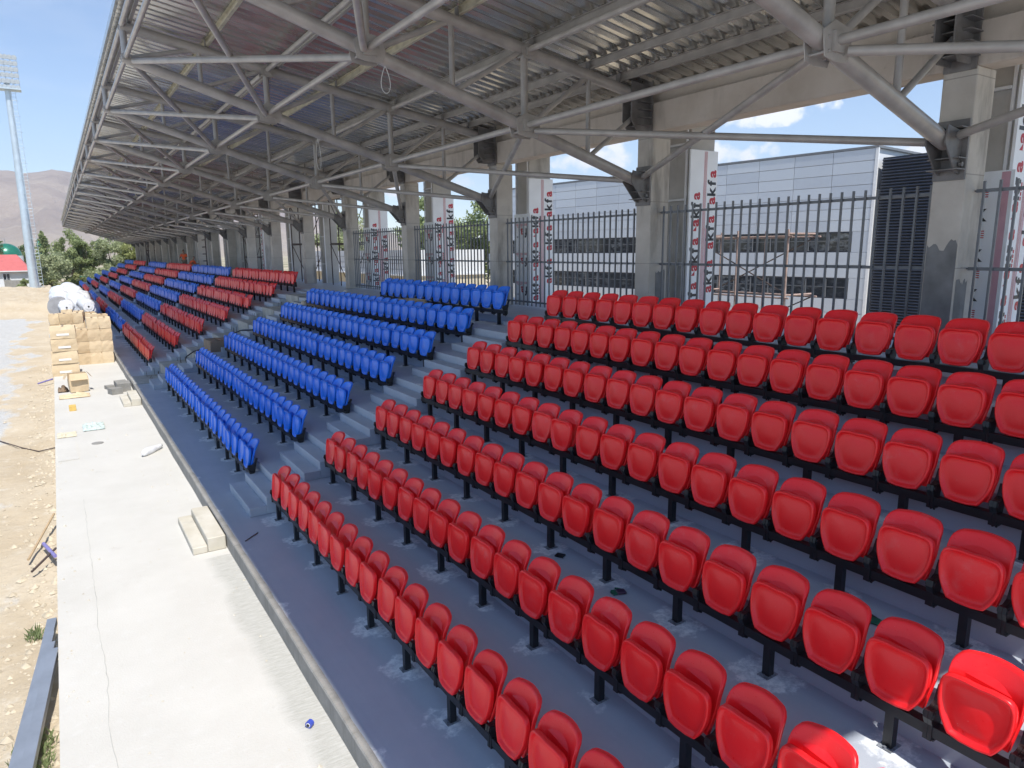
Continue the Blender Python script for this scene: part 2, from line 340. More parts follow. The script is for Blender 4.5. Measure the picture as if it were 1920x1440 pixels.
# terraces
prof = [(1.83, Z1)]
for r in range(6):
    x = RX+TP*r; prof += [(x, tier_z(r)), (x, tier_z(r+1))]
prof += [(PX, tier_z(6)), (PX, PZ), (12.3, PZ)]
Y0, Y1 = -9, 117
g = MB()
for (a, b) in zip(prof[:-1], prof[1:]):
    g.add([(a[0], Y0, a[1]), (b[0], Y0, b[1]), (b[0], Y1, b[1]), (a[0], Y1, a[1])], [(0, 1, 2, 3)])
base = [(12.3, -.6), (1.83, -.6)]
for yy_, fl in ((Y0, 0), (Y1, 1)):
    ring = [(x, yy_, z) for x, z in prof+base]; f = tuple(range(len(ring))); g.add(ring, [f if fl == 0 else f[::-1]])
g.add([(12.3, Y0, PZ), (12.3, Y0, -.6), (12.3, Y1, -.6), (12.3, Y1, PZ)], [(0, 1, 2, 3)])
terr = tag(g.build('stand_terrace', M_FLOOR), kind='structure'); fixn(terr.data)
g = MB()
ks = np.arange(-9, 117.01, .35); L = []
for y in ks:
    top = Z1+.012+.006*noise.noise(Vector((0, y*1.3, 0))); xo = 1.80+.012*noise.noise(Vector((5, y*.8, 0))); xi = 1.885+.03*noise.noise(Vector((9, y*.45, 0)))+.02*noise.noise(Vector((2, y*2.2, 0)))
    L.append([(xo, y, -.3), (xo, y, top-.015), (xo+.012, y, top), (xi, y, top), (xi, y, Z1-.05)])
v_ = [p for l in L for p in l]
g.add(v_, [(5*i+j, 5*i+j+1, 5*(i+1)+j+1, 5*(i+1)+j) for i in range(len(L)-1) for j in range(4)])
tag(g.build('kerb_wall', M_KERB), kind='structure'); fixn(bpy.data.objects['kerb_wall'].data)

# blocks of seating: name, first y, number of seats (7 rows), colour
BLOCKS = [('A', 11.17, -1, 'red'), ('B', 13.26, 1, 'blue'), ('C', 29.35, 1, 'red'), ('D', 42.3, 1, 'blue'), ('E', 55.8, 1, 'red'), ('F', 69.4, 1, 'blue'), ('G', 86.0, 1, 'red'), ('H', 99.6, 1, 'blue')]
NS = {'B': 23, 'C': 24, 'D': 25, 'E': 25, 'F': 25, 'G': 25, 'H': 25}
# step blocks in the aisles (parts of the terrace)
def step_mesh(w):
    g = MB(); g.bbox(0, .28, 0, w, 0, .1486, .008); a = g.mesh('step', M_STEP)
    g = MB(); g.bbox(0, .28, 0, w, 0, .2972, .008); return a, g.mesh('step', M_STEP)
def aisle(y0, y1):
    a, b = step_mesh(y1-y0)
    for r in range(6):
        x = RX+TP*r
        link('step', a, terr, (x-.56, y0, tier_z(r)+.001)); link('step', b, terr, (x-.28, y0, tier_z(r)+.001))
    link('step', a, terr, (PX-.28, y0, tier_z(6)+.001)).scale = (1, 1, .6)
for y0, y1 in [(11.52, 13.10), (24.75, 26.1), (27.75, 29.05), (41.2, 42.0), (54.7, 55.5), (68.2, 69.1), (81.9, 83.0), (84.6, 85.7), (98.4, 99.3)]: aisle(y0, y1)
# unfinished strip between the two stairs of the second aisle
g = MB()
for (a, b) in zip(prof[:-1], prof[1:]):
    if a[0] > PX-.1: break
    if a[1] == b[1]: g.box(a[0]+.002, b[0]-.03, 26.1, 27.75, a[1]-.1, a[1]+.035)
    else: g.box(a[0]-.028, a[0]+.01, 26.1, 27.75, a[1]-.05, b[1]+.03)
g.build('unfinished_strip', M_ROUGH, terr)
g = MB()
for r in range(6):
    for k in range(10):
        x = RX+TP*r-.05-.45*random.random(); y = 26.15+1.55*random.random(); z = tier_z(r)+.03
        g.tube((x, y, z), (x+random.uniform(-.03, .03), y+random.uniform(-.05, .05), z+random.uniform(.10, .26)), .007, 5)
tag(g.build('rebar_stub', simple('rusty_rebar', (.09, .06, .045), .8, 0, .3), terr), kind='stuff')
# two cast steps from the slab to the kerb
def cast_steps(y, label, n=2):
    t = empty('cast_steps', (1.3, y, 0), label, 'steps', 'cast concrete steps up to the kerb')
    g = MB(); g.bbox(1.30, 1.515, y, y+1.55, 0, .115, .012); g.build('lower_step', M_BLOCK, t)
    g = MB(); g.bbox(1.52, 1.785, y, y+1.55, 0, .225, .012); g.build('upper_step', M_BLOCK, t)
cast_steps(11.03, 'beige cast concrete pair of steps against the kerb, nearest one')
cast_steps(23.6, 'pale cast concrete pair of steps against the kerb before the boxes')
t = empty('concrete_rubble', (1.5, 26.5, 0), 'broken pale concrete lumps by the kerb just behind the farther steps', 'rubble')
for (x, y, s, h) in [(1.25, 26.1, .34, .2), (1.52, 26.5, .4, .3), (1.5, 27.3, .36, .22), (1.15, 27.2, .25, .12)]:
    g = MB(); M_ = Matrix.Rotation(random.uniform(-.4, .4), 3, 'Z') @ Matrix.Rotation(random.uniform(-.1, .1), 3, 'X'); g.obox((x, y, h/2), (s, s*1.1, h), M_); g.build('lump', M_KERB, t)

# ------------------------------------------------------------------ seats
def outline(kind, n=36):
    pts = []
    def hw(z):    # half width as function of height
        if kind == 'pan':
            t = (z-.365)/.39
            q_ = min(1, t/.66); return (.128+.090*(1-(1-q_)**2.2)) * (1 if t < .72 else max(0, 1-((t-.72)/.28)**2.6)**.5*.34+.66)
        t = (z-.40)/.45
        return (.188+.032*min(1, t/.45)) * (1 if t < .74 else max(0, 1-((t-.74)/.26)**3.0)**.5*.38+.62)
    z0, z1 = (.365, .755) if kind == 'pan' else (.40, .85)
    k = n//2-3; R_ = [(hw(z0+(z1-z0)*(1-math.cos(math.pi*i/k))/2), z0+(z1-z0)*(1-math.cos(math.pi*i/k))/2) for i in range(k+1)]
    Rr = R_; Lf = [(-a, z) for a, z in R_[::-1]]
    wt = Rr[-1][0]; wb = Rr[0][0]
    top = [(wt*q, z1+.010*(1-q*q)-(.007 if kind == 'pan' and abs(q) < .2 else 0)) for q in (.55, .12, -.12, -.55)]
    bot = [(-wb*.4, z0-.012), (wb*.4, z0-.012)]
    return Rr+top+Lf+bot
def shell(kind, mat, rings, name, lean):
    ol = outline(kind); cz = .565 if kind == 'pan' else .62; n = len(ol); vs = []
    for (s_, x) in rings:
        for (y, z) in ol:
            yy_, zz = y*s_, cz+(z-cz)*s_
            cur = -.9*yy_*yy_ if kind == 'back' else .25*yy_*yy_
            vs.append((lean(zz)+x+cur, yy_, zz))
    nr = len(rings); vs.append((lean(cz)+rings[-1][1], 0, cz))
    f = [(k*n+i, k*n+(i+1) % n, (k+1)*n+(i+1) % n, (k+1)*n+i) for k in range(nr-1) for i in range(n)]
    f += [((nr-1)*n+i, (nr-1)*n+(i+1) % n, nr*n) for i in range(n)]
    g = MB(); g.sm = True; g.add(vs, f)
    g.add([(lean(z)+rings[0][1]+.001+(-.9*y*y if kind == 'back' else .25*y*y), y, z) for y, z in ol], [tuple(range(n))])
    g.smooth[-1] = False
    me = fixn(g.mesh(name, mat)); return me
lean_p = lambda z: -.052+(z-.365)*.10
lean_b = lambda z: .035+(z-.40)*.27+max(0, z-.74)*.35
PAN_R = [(.99, .030), (1.0, .002), (.985, -.010), (.935, -.014), (.89, -.006), (.865, .012), (.80, .019), (.6, .013), (.3, .006)]
BACK_R = [(.985, .035), (1.0, .012), (.99, .002), (.95, -.003), (.90, .001), (.6, .010), (.3, .014)]
def bracket_mesh():
    g = MB()
    for s_ in (1,):
        g.poly([(-.045, .235), (.06, .235), (.075, .34), (.11, .50), (.135, .56), (.10, .57), (.06, .47), (.005, .445), (-.055, .45), (-.066, .40), (-.04, .345)], .026, lambda u, v, w: (u, w-.013, v))
        g.tube((-.03, -.022, .415), (-.03, .022, .415), .024, 10); g.tube((.02, 0, .205), (.02, 0, .24), .009, 6)
        g.box(-.02, .05, -.02, .02, .225, .24)
    return g
BR = fixn(bracket_mesh().mesh('bracket', M_BLACK))
PANM = {'red': shell('pan', M_RED, PAN_R, 'seat_pan', lean_p), 'blue': shell('pan', M_BLUE, PAN_R, 'seat_pan', lean_p)}
BACKM = {'red': shell('back', M_RED, BACK_R, 'backrest', lean_b), 'blue': shell('back', M_BLUE, BACK_R, 'backrest', lean_b)}
def joined(meshes_offs, name, mats):
    g = MB(); g.sm = True
    for me, off, mi in meshes_offs:
        g.cur = mi; g.add([(v.co.x+off[0], v.co.y+off[1], v.co.z+off[2]) for v in me.vertices], [tuple(p.vertices) for p in me.polygons])
    return g.mesh(name, mats)
def lowseat(col):
    mt = {'red': M_RED, 'blue': M_BLUE}[col]
    a = shell('pan', mt, [(1.0, .026), (1.0, -.008), (.86, .0), (.5, .014)], 'p', lean_p); b = shell('back', mt, [(1.0, .03), (1.0, 0), (.6, .01)], 'b', lean_b)
    g = MB(); g.sm = True
    for me in (a, b):
        g.add([tuple(v.co) for v in me.vertices], [tuple(p.vertices) for p in me.polygons])
    g.sm = False; g.cur = 1
    for s_ in (-.235, .235): g.box(-.05, .06, s_-.013, s_+.013, .24, .44)
    return g.mesh('stadium_seat', [mt, M_BLACK])
LOW = {'red': lowseat('red'), 'blue': lowseat('blue')}
ORD = 'first second third fourth fifth sixth seventh eighth ninth tenth eleventh twelfth thirteenth fourteenth fifteenth sixteenth seventeenth eighteenth nineteenth twentieth twenty-first twenty-second twenty-third twenty-fourth twenty-fifth twenty-sixth twenty-seventh twenty-eighth'.split()
ROWN = ['lowest row', 'second row up', 'third row up', 'fourth row up', 'fifth row up', 'sixth row up', 'top row']
M_PLATE = simple('cement_smeared_plate', (.20, .22, .25), .7, 0, .6, 22)
legm = {}
def leg_mesh(h):
    k = round(h, 3)
    if k not in legm:
        g = MB(); g.box(-.032, .032, -.032, .032, .006, h); a = g.mesh('leg', M_BLACK)
        g = MB(); g.box(-.07, .07, -.05, .05, 0, .007)
        for sx_ in (-.055, .055): g.tube((sx_, 0, .008), (sx_, 0, .022), .011, 6)
        legm[k] = (a, g.mesh('base_plate', M_PLATE))
    return legm[k]
def seat(col, x, y, z, label, group):
    t = empty('stadium_seat', (x, y, z), label, 'seat', group, rz=random.gauss(0, .008))
    p = link('seat_pan', PANM[col], t, rot=(random.gauss(0, .010), random.gauss(0, .020), 0)); p.location = (random.gauss(0, .002), 0, 0)
    link('backrest', BACKM[col], t); link('bracket', BR, t, (0, .236, 0)); link('bracket', BR, t, (0, -.236, 0))
def frame(x, z, ys_, endstep, label, parts=True, plates=True):
    y0, y1 = min(ys_)-.30, max(ys_)+.30
    t = empty('seat_row_frame', (x, y0, z), label, 'seat frame', 'steel frames under the rows of seats')
    g = MB(); g.box(x-.035, x+.045, y0, y1, z+.262, z+.338); g.build('beam', M_BLACK, t)
    posts = [y for i, y in enumerate(ys_) if i % 2 == 0]
    if parts:
        for i, y in enumerate(posts):
            zz = z; h = .262
            if i == 0 and endstep: zz = z
            a, b = leg_mesh(h); l = link('leg', a, t, (0, y-y0, 0))
            if plates: link('base_plate', b, l)
    else:
        g = MB()
        for y in posts: g.box(x-.03, x+.03, y-.03, y+.03, z, z+.262)
        tag(g.build('leg', M_BLACK, t), kind='stuff')
BN = {'A': 'nearest red block', 'B': 'nearest blue block', 'C': 'second red block'}
far_seats = {'red': [], 'blue': []}
FILL = {}
for (bn, y0, dr, col) in BLOCKS:
    for r in range(7):
        x, z = tier_x(r), tier_z(r)
        if bn == 'A':
            ys_ = []
            for k in range(40):
                y = y0-.5*k; q = proj((x, y+.2, z+.8))
                if q is None or q[0] > 2050 or q[1] > 1560: break
                ys_.append(y)
            for _ in range(1): ys_.append(ys_[-1]-.5)
        else:
            n = NS[bn]
            if bn == 'B' and r == 6: n = 14
            if bn == 'E' and r == 0: n = 24
            if bn == 'H' and r > 3: n = 22
            ys_ = [y0+.5*k for k in range(n)]
        if bn in 'AB':
            for i, y in enumerate(ys_):
                seat(col, x, y, z, f'{col} folded stadium seat, {ORD[i]} from the aisle, {ROWN[r]} of the {BN[bn]}', 'red seats of the nearest block' if bn == 'A' else 'blue seats of the nearest blue block')
        elif bn == 'C' and FILL.get('c', 0) < 0:
            for i, y in enumerate(ys_):
                FILL['c'] = FILL.get('c', 0)+1
                tag(link('stadium_seat', LOW[col], None, (x, y, z)), f'{col} folded stadium seat, {ORD[i]} from the rough aisle, {ROWN[r]}, {BN[bn]}', 'seat', 'red seats of the second red block')
        else: far_seats[col] += [(x, y, z) for y in ys_]
        bd = {'A': 'nearest red block', 'B': 'nearest blue block', 'C': 'second red block', 'D': 'second blue block', 'E': 'third red block', 'F': 'third blue block', 'G': 'farthest red block', 'H': 'farthest blue block'}[bn]
        frame(x, z, ys_, bn in 'BC', f'black steel beam on square posts carrying the {ROWN[r]} of the {bd}', parts=bn in 'ABC', plates=bn in 'AB')
for col, lst in far_seats.items():
    me = LOW[col]; V = np.array([tuple(v.co) for v in me.vertices]); F = [tuple(p.vertices) for p in me.polygons]; MI = [p.material_index for p in me.polygons]
    jit = rng.normal(size=(len(lst), 1)); vs = V[None]+np.array(lst)[:, None]; vs[:, :, 0] += jit*.012+(V[None, :, 2]-.36)*rng.normal(size=(len(lst), 1))*.05; vs = vs.reshape(-1, 3); nv = len(V)
    me2 = bpy.data.meshes.new('far_seats'); me2.from_pydata(vs.tolist(), [], [tuple(i+nv*k for i in f) for k in range(len(lst)) for f in F])
    me2.materials.append(me.materials[0]); me2.materials.append(M_BLACK)
    me2.polygons.foreach_set('material_index', MI*len(lst)); me2.polygons.foreach_set('use_smooth', [True]*len(me2.polygons))
    tag(link('distant_stadium_seats', me2), f'{col} folded seats of the farther blocks towards the end of the stand', 'seats', kind='stuff')

# ------------------------------------------------------------------ columns, beam, fence
BAY = 5.8; YC = lambda k: 4.85+BAY*k
KMIN, KMAX = -1, 19
XC = 10.12; TZ = lambda x: CZ+2.93+(9.95-x)*.175      # top chord centre height
M_PATCH = simple('fresh_grey_grout', (.19, .19, .19), .85, 0, .25, 3)
g = MB(); g.bbox(0, .5, -.21, .21, PZ, CZ+2.26, .012); COLM = g.mesh('shaft', M_COL)
for k in range(KMIN, KMAX+1):
    t = empty('concrete_column', (XC, YC(k), 0), f'square grey concrete column, {ORD[k] if k > 0 else "zeroth"} along the rear of the stand from the right' if k > 0 else ('stained grey concrete column at the right with the dark patch' if k == 0 else 'grey concrete column beyond the right edge of the photo'), 'column', 'concrete columns at the back of the stand')
    link('shaft', COLM, t)
    if k in (0, 1):
        Rk = random.Random(k+4)
        for face in ((0, 1) if k == 0 else (1,)):
            g = MB(); top = CZ+.02 if k == 0 and face == 0 else CZ-.45; n = 14; top_l = []
            for i in range(n+1):
                f = i/n; zt = top+.16*noise.noise(Vector((f*3, k*5+face*3, 0)))+.05*noise.noise(Vector((f*11, k, face))); p = (XC-.003, YC(k)-.195+.39*f) if face == 0 else (XC+.03+.44*f*(.6 if k == 1 else .7)+(.15 if k == 1 else 0), YC(k)-.213)
                top_l.append((p[0], p[1], zt)); 
            vs = top_l+[(x, y, PZ+.01 if face == 0 else PZ+.35*abs(noise.noise(Vector((x*9, y, 3))))) for x, y, z in top_l]
            g.add(vs, [(i, i+1, n+2+i, n+1+i) for i in range(n)]); g.build('grout_patch', M_PATCH, t)
t = empty('ring_beam', (XC, YC(KMIN), CZ+2.26), 'long beige concrete beam along the column heads under the roof', 'beam')
g = MB(); g.bbox(XC+.02, XC+.46, YC(KMIN)-1.1, YC(KMAX)+.6, CZ+2.262, CZ+2.80, .015); g.build('beam', M_BEAMC, t)
g = MB(); g.box(XC+.22, XC+.44, YC(KMIN)-1.1, YC(KMAX)+.6, CZ+2.803, CZ+3.10); g.build('upstand', M_BEAMC, t)
# fences between columns
def fence_bay(k):
    y0, y1 = YC(k)+.215, YC(k+1)-.215; X = 10.40
    t = empty('bar_fence', (X, y0, PZ), f'grey vertical bar fence panel between the {["right-hand stained", "second", "third", "fourth", "fifth"][k] if k >= 0 else "outermost"} column and the next one left', 'fence', 'bar fence panels between the columns')
    for zz in (CZ+.72, CZ-.30, CZ-1.34):
        g = MB(); g.box(X-.02, X+.02, y0+.02, y1-.02, zz-.022, zz+.022); g.build('rail', M_FENCE, t)
        g = MB(); g.tube((X, y0-.004, zz), (X, y0+.03, zz), .012, 6); g.tube((X, y1+.004, zz), (X, y1-.03, zz), .012, 6); g.build('fixing', M_FENCE, t)
    g = MB(); g.box(-.0145, .0145, -.0145, .0145, CZ-1.44-PZ, CZ+.84-PZ); me = g.mesh('bar', M_FENCE)
    n = int((y1-y0-.2)/.19)
    for i in range(n+1): link('bar', me, t, (-.036, .12+i*(y1-y0-.24)/n, 0))
for k in range(-1, 4): fence_bay(k)

# clad back columns
def textmesh(txt, size, rot):
    cu = bpy.data.curves.new('txt', 'FONT'); cu.body = txt; cu.size = size; cu.offset = size*.035; cu.resolution_u = 3; cu.space_character = .95
    o = bpy.data.objects.new('txt', cu); C.objects.link(o)
    dg = bpy.context.evaluated_depsgraph_get(); me = bpy.data.meshes.new_from_object(o.evaluated_get(dg)); bpy.data.objects.remove(o)
    V = np.array([(v.co.x, v.co.y) for v in me.vertices]); F = [tuple(p.vertices) for p in me.polygons]
    w = V[:, 0].max(); V[:, 0] -= w/2; V[:, 1] -= size*.35
    c, s_ = math.cos(rot), math.sin(rot); V = V @ np.array([[c, s_], [-s_, c]])
    bpy.data.meshes.remove(me); return V, F
LET = {}
def letters(word, size, rot):     # list of (V,F,material) one per letter, laid out along the rotated direction
    key = (word, size, rot)
    if key not in LET:
        adv = size*.60; out_ = []
        for i, ch in enumerate(word):
            V, F = textmesh(ch, size*1.12, rot); o = (i-(len(word)-1)/2)*adv
            V = V + np.array([math.cos(rot)*o, math.sin(rot)*o]); out_.append((V, F, 1 if ch in 'kf' else 0))
        LET[key] = out_
    return LET[key]
def print_mesh(w, h, style, cut=None):
    """flat print in (u,v) board coordinates -> MB-like lists"""
    items = []   # (V2d, F, mat)
    def rect(u0, u1, v0, v1, mt): items.append((np.array([(u0, v0), (u1, v0), (u1, v1), (u0, v1)]), [(0, 1, 2, 3)], mt))
    if style == 'up':
        for i in range(4): rect(w*.50+i*.024, w*.50+i*.024+.009, .02, h-.02, 0)
        rect(w*.50+.10, w*.50+.135, .02, h*.55, 2)
        for i, v in enumerate(np.arange(.45, h-.35, .92)):
            for (V, F, mt) in letters('akfa', .30, math.pi/2): items.append((V+np.array([w*.22, v]), F, mt))
            items.append((np.array([(w*.16, v-.44), (w*.29, v-.44), (w*.29, v-.34)]), [(0, 1, 2)], 0))
            if w > .45:
                for (V, F, mt) in letters('akfa', .30, math.pi/2): items.append((V+np.array([w*.80, v+.46]), F, mt)) if v+.9 < h else None
                for q in range(4): rect(w*.40, w*.445, v-.18+q*.065, v-.13+q*.065, 0)
    elif style == 'dn':
        for i, v in enumerate(np.arange(.36, h-.25, .80)):
            for (V, F, mt) in letters('fa', .30, math.pi): items.append((V+np.array([w*.62, v]), F, mt))
            for q in range(3): rect(w*.12, w*.80, v+.20+q*.022, v+.20+q*.022+.010, 0)
            for q in range(4): rect(w*.2+q*.06, w*.2+q*.06+.045, v+.16, v+.18, 0)
            rect(w*.18, w*.25, v-.13, v-.08, 3)
    elif style == 'ak':
        for i, v in enumerate(np.arange(.28, h-.2, .56)):
            for (V, F, mt) in letters('ak', .30, 0): items.append((V+np.array([w*.40, v]), F, mt))
            for q in range(4): rect(w*.12, w*.62, v+.2+q*.03, v+.2+q*.03+.014, 0)
        rect(w*.80, w*.94, .02, h-.02, 2)
    return items
M_PRINTG = simple('grey_print', (.2, .22, .27), .5)
def board(parent, w, h, org, udir, nrm, style):
    """white foam-faced panel; org = lower-left corner as seen, udir = unit right, nrm = unit outward"""
    org, udir, nrm = Vector(org), Vector(udir), Vector(nrm); t = .04
    g = MB(); up = Vector((0, 0, 1)); cc = org+udir*(w/2)+up*(h/2)-nrm*(t/2)
    g.obox(cc, (w, t, h), Matrix((udir, nrm, up)).transposed()); b = g.build('insulation_board', M_BOARD, parent)
    g = MB()
    for V, F, mt in print_mesh(w, h, style):
        ok = (V[:, 0].min() > -.001) and (V[:, 0].max() < w+.001) and (V[:, 1].min() > 0) and (V[:, 1].max() < h)
        if not ok: continue
        g.cur = mt; g.add([org+udir*u+up*v+nrm*.002 for u, v in V], F)
    g.build('printed_lettering', [M_PRINTR, M_PRINTK, M_PRINTP, M_PRINTG], b, root=parent)
def clad_column(k, lo, hi, loX, styleX, styleY, loW=.7):
    yc = YC(k)-.02; x0, x1 = 11.06, 11.82; y0, y1 = yc-.33, yc+.35
    t = empty('clad_column', (x0, yc, PZ), f'outer column wrapped in white printed insulation boards behind {["the stained right-hand", "the second", "the third", "the fourth", "the fifth", "the sixth", "the seventh"][k]} concrete column', 'clad column', 'board-clad outer columns')
    g = MB(); g.box(x0+.05, x1-.02, y0+.05, y1-.02, PZ, CZ+2.6); g.build('concrete_core', M_CORE, t)
    if loX: board(t, .78, loX-PZ, (x0, y1+.06, PZ), (0, -1, 0), (-1, 0, 0), styleX)
    if hi: board(t, x1-x0+.04, hi-PZ, (x0+.004, y0, PZ), (1, 0, 0), (0, -1, 0), styleY)
    for yy_ in (y1-.02, y0+.10):
        g = MB(); g.box(x0-.03, x0+.0, yy_-.02, yy_+.02, PZ+.02, CZ+2.55); 
        if loX: g = MB(); g.box(x0+.005, x0+.035, yy_-.02, yy_+.02, loX+.003, CZ+2.55)
        g.build('cladding_rail', M_WHITE, t)
    for zz in (CZ+2.1, CZ+1.0, CZ-.3) if not loX else (CZ+2.1,):
        g = MB(); g.box(x0-.025, x0+.04, y0+.125, y1-.045, zz-.02, zz+.02); g.build('cladding_rail', M_WHITE, t)
clad_column(0, 0, CZ+2.3, CZ+1.02, 'ak', 'up'); clad_column(1, 0, CZ+1.98, 0, 'ak', 'up'); clad_column(2, 0, CZ+1.92, CZ+.99, 'dn', 'up')
clad_column(3, 0, CZ+1.85, CZ+.98, 'dn', 'up'); clad_column(4, 0, CZ+1.7, CZ+.98, 'dn', 'up')
# farther outer columns, bare, with white uprights
g = MB(); g.box(0, .6, -.33, .33, 0, CZ+2.6-PZ); CORE = g.mesh('concrete_core', M_CORE)
g = MB(); g.box(-.05, -.01, -.35, -.31, 0, CZ+2.5-PZ); g.box(-.05, -.01, .31, .35, 0, CZ+2.5-PZ)
for zz in (.9, 2.2, 3.4): g.box(-.05, -.01, -.31, .31, zz, zz+.04)
RAILM = g.mesh('cladding_rail', M_WHITE)
for k in range(5, KMAX+1):
    t = empty('outer_column', (11.1, YC(k), PZ), f'bare grey outer column with white uprights, {ORD[k-5]} beyond the boarded ones', 'column', 'bare outer columns at the far back')
    link('concrete_core', CORE, t); link('cladding_rail', RAILM, t)
    if k in (7,): board(t, .6, 4.2, (11.05, YC(k)+.3, PZ), (0, -1, 0), (-1, 0, 0), 'up')
# infill panels of grey sheet between the farther columns
for k in range(5, KMAX):
    if k in (5, 6, 9): continue
    t = empty('grey_infill_wall', (11.8, YC(k)+.4, PZ), f'grey rendered infill wall, {ORD[k-5]} bay beyond the fences', 'wall', 'infill walls between far columns')
    g = MB(); g.box(11.75, 11.9, YC(k)+.36, YC(k+1)-.36, PZ, CZ+2.2); g.build('panel', M_CORE, t)

# ------------------------------------------------------------------ roof
nodes_b = [(10.0, 1.30), (7.22, 2.09), (4.33, 2.95), (1.64, 3.80)]
bz = lambda x: CZ+1.30+(10.0-x)*.2995
def zb(i): return CZ+nodes_b[i][1]
g = MB(); g.tube((9.92, 0, CZ+1.33), (1.60, 0, CZ+3.815), .105, 14); BCH = g.mesh('bottom_chord', M_STEEL)
g = MB(); g.tube((9.85, 0, TZ(9.85)), (1.60, 0, TZ(1.60)), .10, 14); TCH = g.mesh('top_chord', M_STEEL)
WEB = []
mids = [8.66, 5.80, 3.00]; xn = [n_[0] for n_ in nodes_b]
for i, xm in enumerate(mids):
    a, b = xn[i], xn[i+1]      # right node, left node
    WEB += [((xm, bz(xm)), (xm, TZ(xm)), .045), ((b+.05, bz(b)), (xm, TZ(xm)), .048), ((xm, bz(xm)), (a-.15 if i == 0 else a, TZ(a)-(.35 if i == 0 else 0)), .045)]
for x in xn[1:]: WEB.append(((x, bz(x)), (x, TZ(x)), .062))
WEBM = []
for (a, b, r) in WEB:
    g = MB(); g.tube((a[0], 0, a[1]), (b[0], 0, b[1]), r, 12, caps=False); WEBM.append(g.mesh('web_member', M_STEEL))
def gusset(x, z, q=1.0):
    g = MB(); pl = [(u*q, v*q) for u, v in [(-.25, .10), (-.20, -.16), (-.02, -.19), (.20, -.18), (.27, -.03), (.22, .17), (-.05, .22)]]
    for s_ in (-.115, .115): g.poly([(x+u, z+v) for u, v in pl], .012, lambda u, v, w, s_=s_: (u, s_+w-.006, v))
    g.box(x-.10*q, x+.10*q, -.16, .16, z-.10*q, z+.10*q)
    for (u, v) in ((-.14, -.10), (.12, -.10), (.16, .04), (-.15, .04)): g.tube((x+u*q, -.135, z+v*q), (x+u*q, .135, z+v*q), .018, 6)
    return g.mesh('gusset_plate', M_STEEL)
GUS = [gusset(x, bz(x), 1.0 if x > 3 else .35) for x in xn[1:]]+[gusset(x, TZ(x)-.05, .6) for x in (7.25, 4.35)]
g = MB(); Z_ = CZ
g.poly([(9.62, Z_+2.45), (9.75, Z_+2.28), (10.11, Z_+2.28), (10.11, Z_+3.10), (9.62, Z_+3.16)], .02, lambda u, v, w: (u, w-.13, v))
g.poly([(9.62, Z_+2.45), (9.75, Z_+2.28), (10.11, Z_+2.28), (10.11, Z_+3.10), (9.62, Z_+3.16)], .02, lambda u, v, w: (u, w+.11, v))
g.box(10.085, 10.118, -.2, .2, Z_+2.22, Z_+3.2)
for zz in (2.36, 2.5, 2.64, 2.78): g.box(9.78, 10.085, -.24, .24, Z_+zz, Z_+zz+.014)
HB = fixn(g.mesh('head_bracket', M_DSTEEL))
g = MB()
for s_ in (-.13, .11): g.poly([(9.66, Z_+1.30), (9.70, Z_+1.52), (9.98, Z_+1.48), (10.11, Z_+1.5), (10.11, Z_+.92), (9.98, Z_+.95)], .02, lambda u, v, w, s_=s_: (u, w+s_, v))
g.box(10.085, 10.118, -.2, .2, Z_+.86, Z_+1.62)
for zz in (.98, 1.12, 1.5): g.box(9.9, 10.085, -.2, .2, Z_+zz, Z_+zz+.014)
for s_ in (-.15, .15): g.tube((10.03, s_, Z_+1.05), (10.03, s_*1.25, Z_+1.05), .03, 8)
LB = fixn(g.mesh('foot_bracket', M_DSTEEL))
for k in range(KMIN, KMAX+1):
    t = empty('roof_truss', (0, YC(k), 0), (f'grey tubular steel roof truss over the {ORD[k] if k > 0 else "first"} column from the right' if k >= 0 else 'grey tubular steel roof truss at the near end of the roof') if k != 0 else 'grey tubular steel roof truss meeting the stained right-hand column', 'roof truss', 'roof trusses of the stand')
    for me, nm in ((BCH, 'bottom_chord'), (TCH, 'top_chord'), (HB, 'head_bracket'), (LB, 'foot_bracket')): link(nm, me, t)
    for me in WEBM: link('web_member', me, t)
    for me in GUS: link('gusset_plate', me, t)
roof = empty('stand_roof', (0, YC(KMIN)-1.1, CZ+4), 'galvanised corrugated roof on purlins and bracing tubes over the whole stand', 'roof')
def rt(name, p0, p1, r, mat=M_STEEL, n=10):
    g = MB(); g.tube(p0, p1, r, n); return g.build(name, mat, roof)
EX = 1.1
YA, YB = YC(KMIN)-EX, YC(KMAX)+3.2
for k in range(KMIN, KMAX):
    ya, yb = YC(k), YC(k+1)
    for x, z, r in [(xn[1], bz(xn[1])+.02, .055), (xn[2], bz(xn[2])+.02, .058), (xn[3], bz(xn[3]), .048), (1.62, TZ(1.62)+.0, .055), (7.25, TZ(7.25)-.02, .05), (4.35, TZ(4.35)-.02, .05)]:
        rt('tie_tube', (x, ya+.14, z), (x, yb-.14, z), r)
    for (ia, ib, r) in [(3, 2, .058), (1, 0, .055)]:
        xa, xb = xn[ia], xn[ib]; za, zb_ = bz(xa)-.02, bz(xb)-.02
        if ib == 0: xb += .06; zb_ += .13
        for (y_a, y_b, off) in ((ya, yb, 0), (yb, ya, -.12)):
            s_ = 1 if y_b > y_a else -1
            rt('brace_tube', (xa+.12, y_a+.18*s_, za+off*.5), (xb-.10, y_b-.15*s_, zb_+off*.5), r)
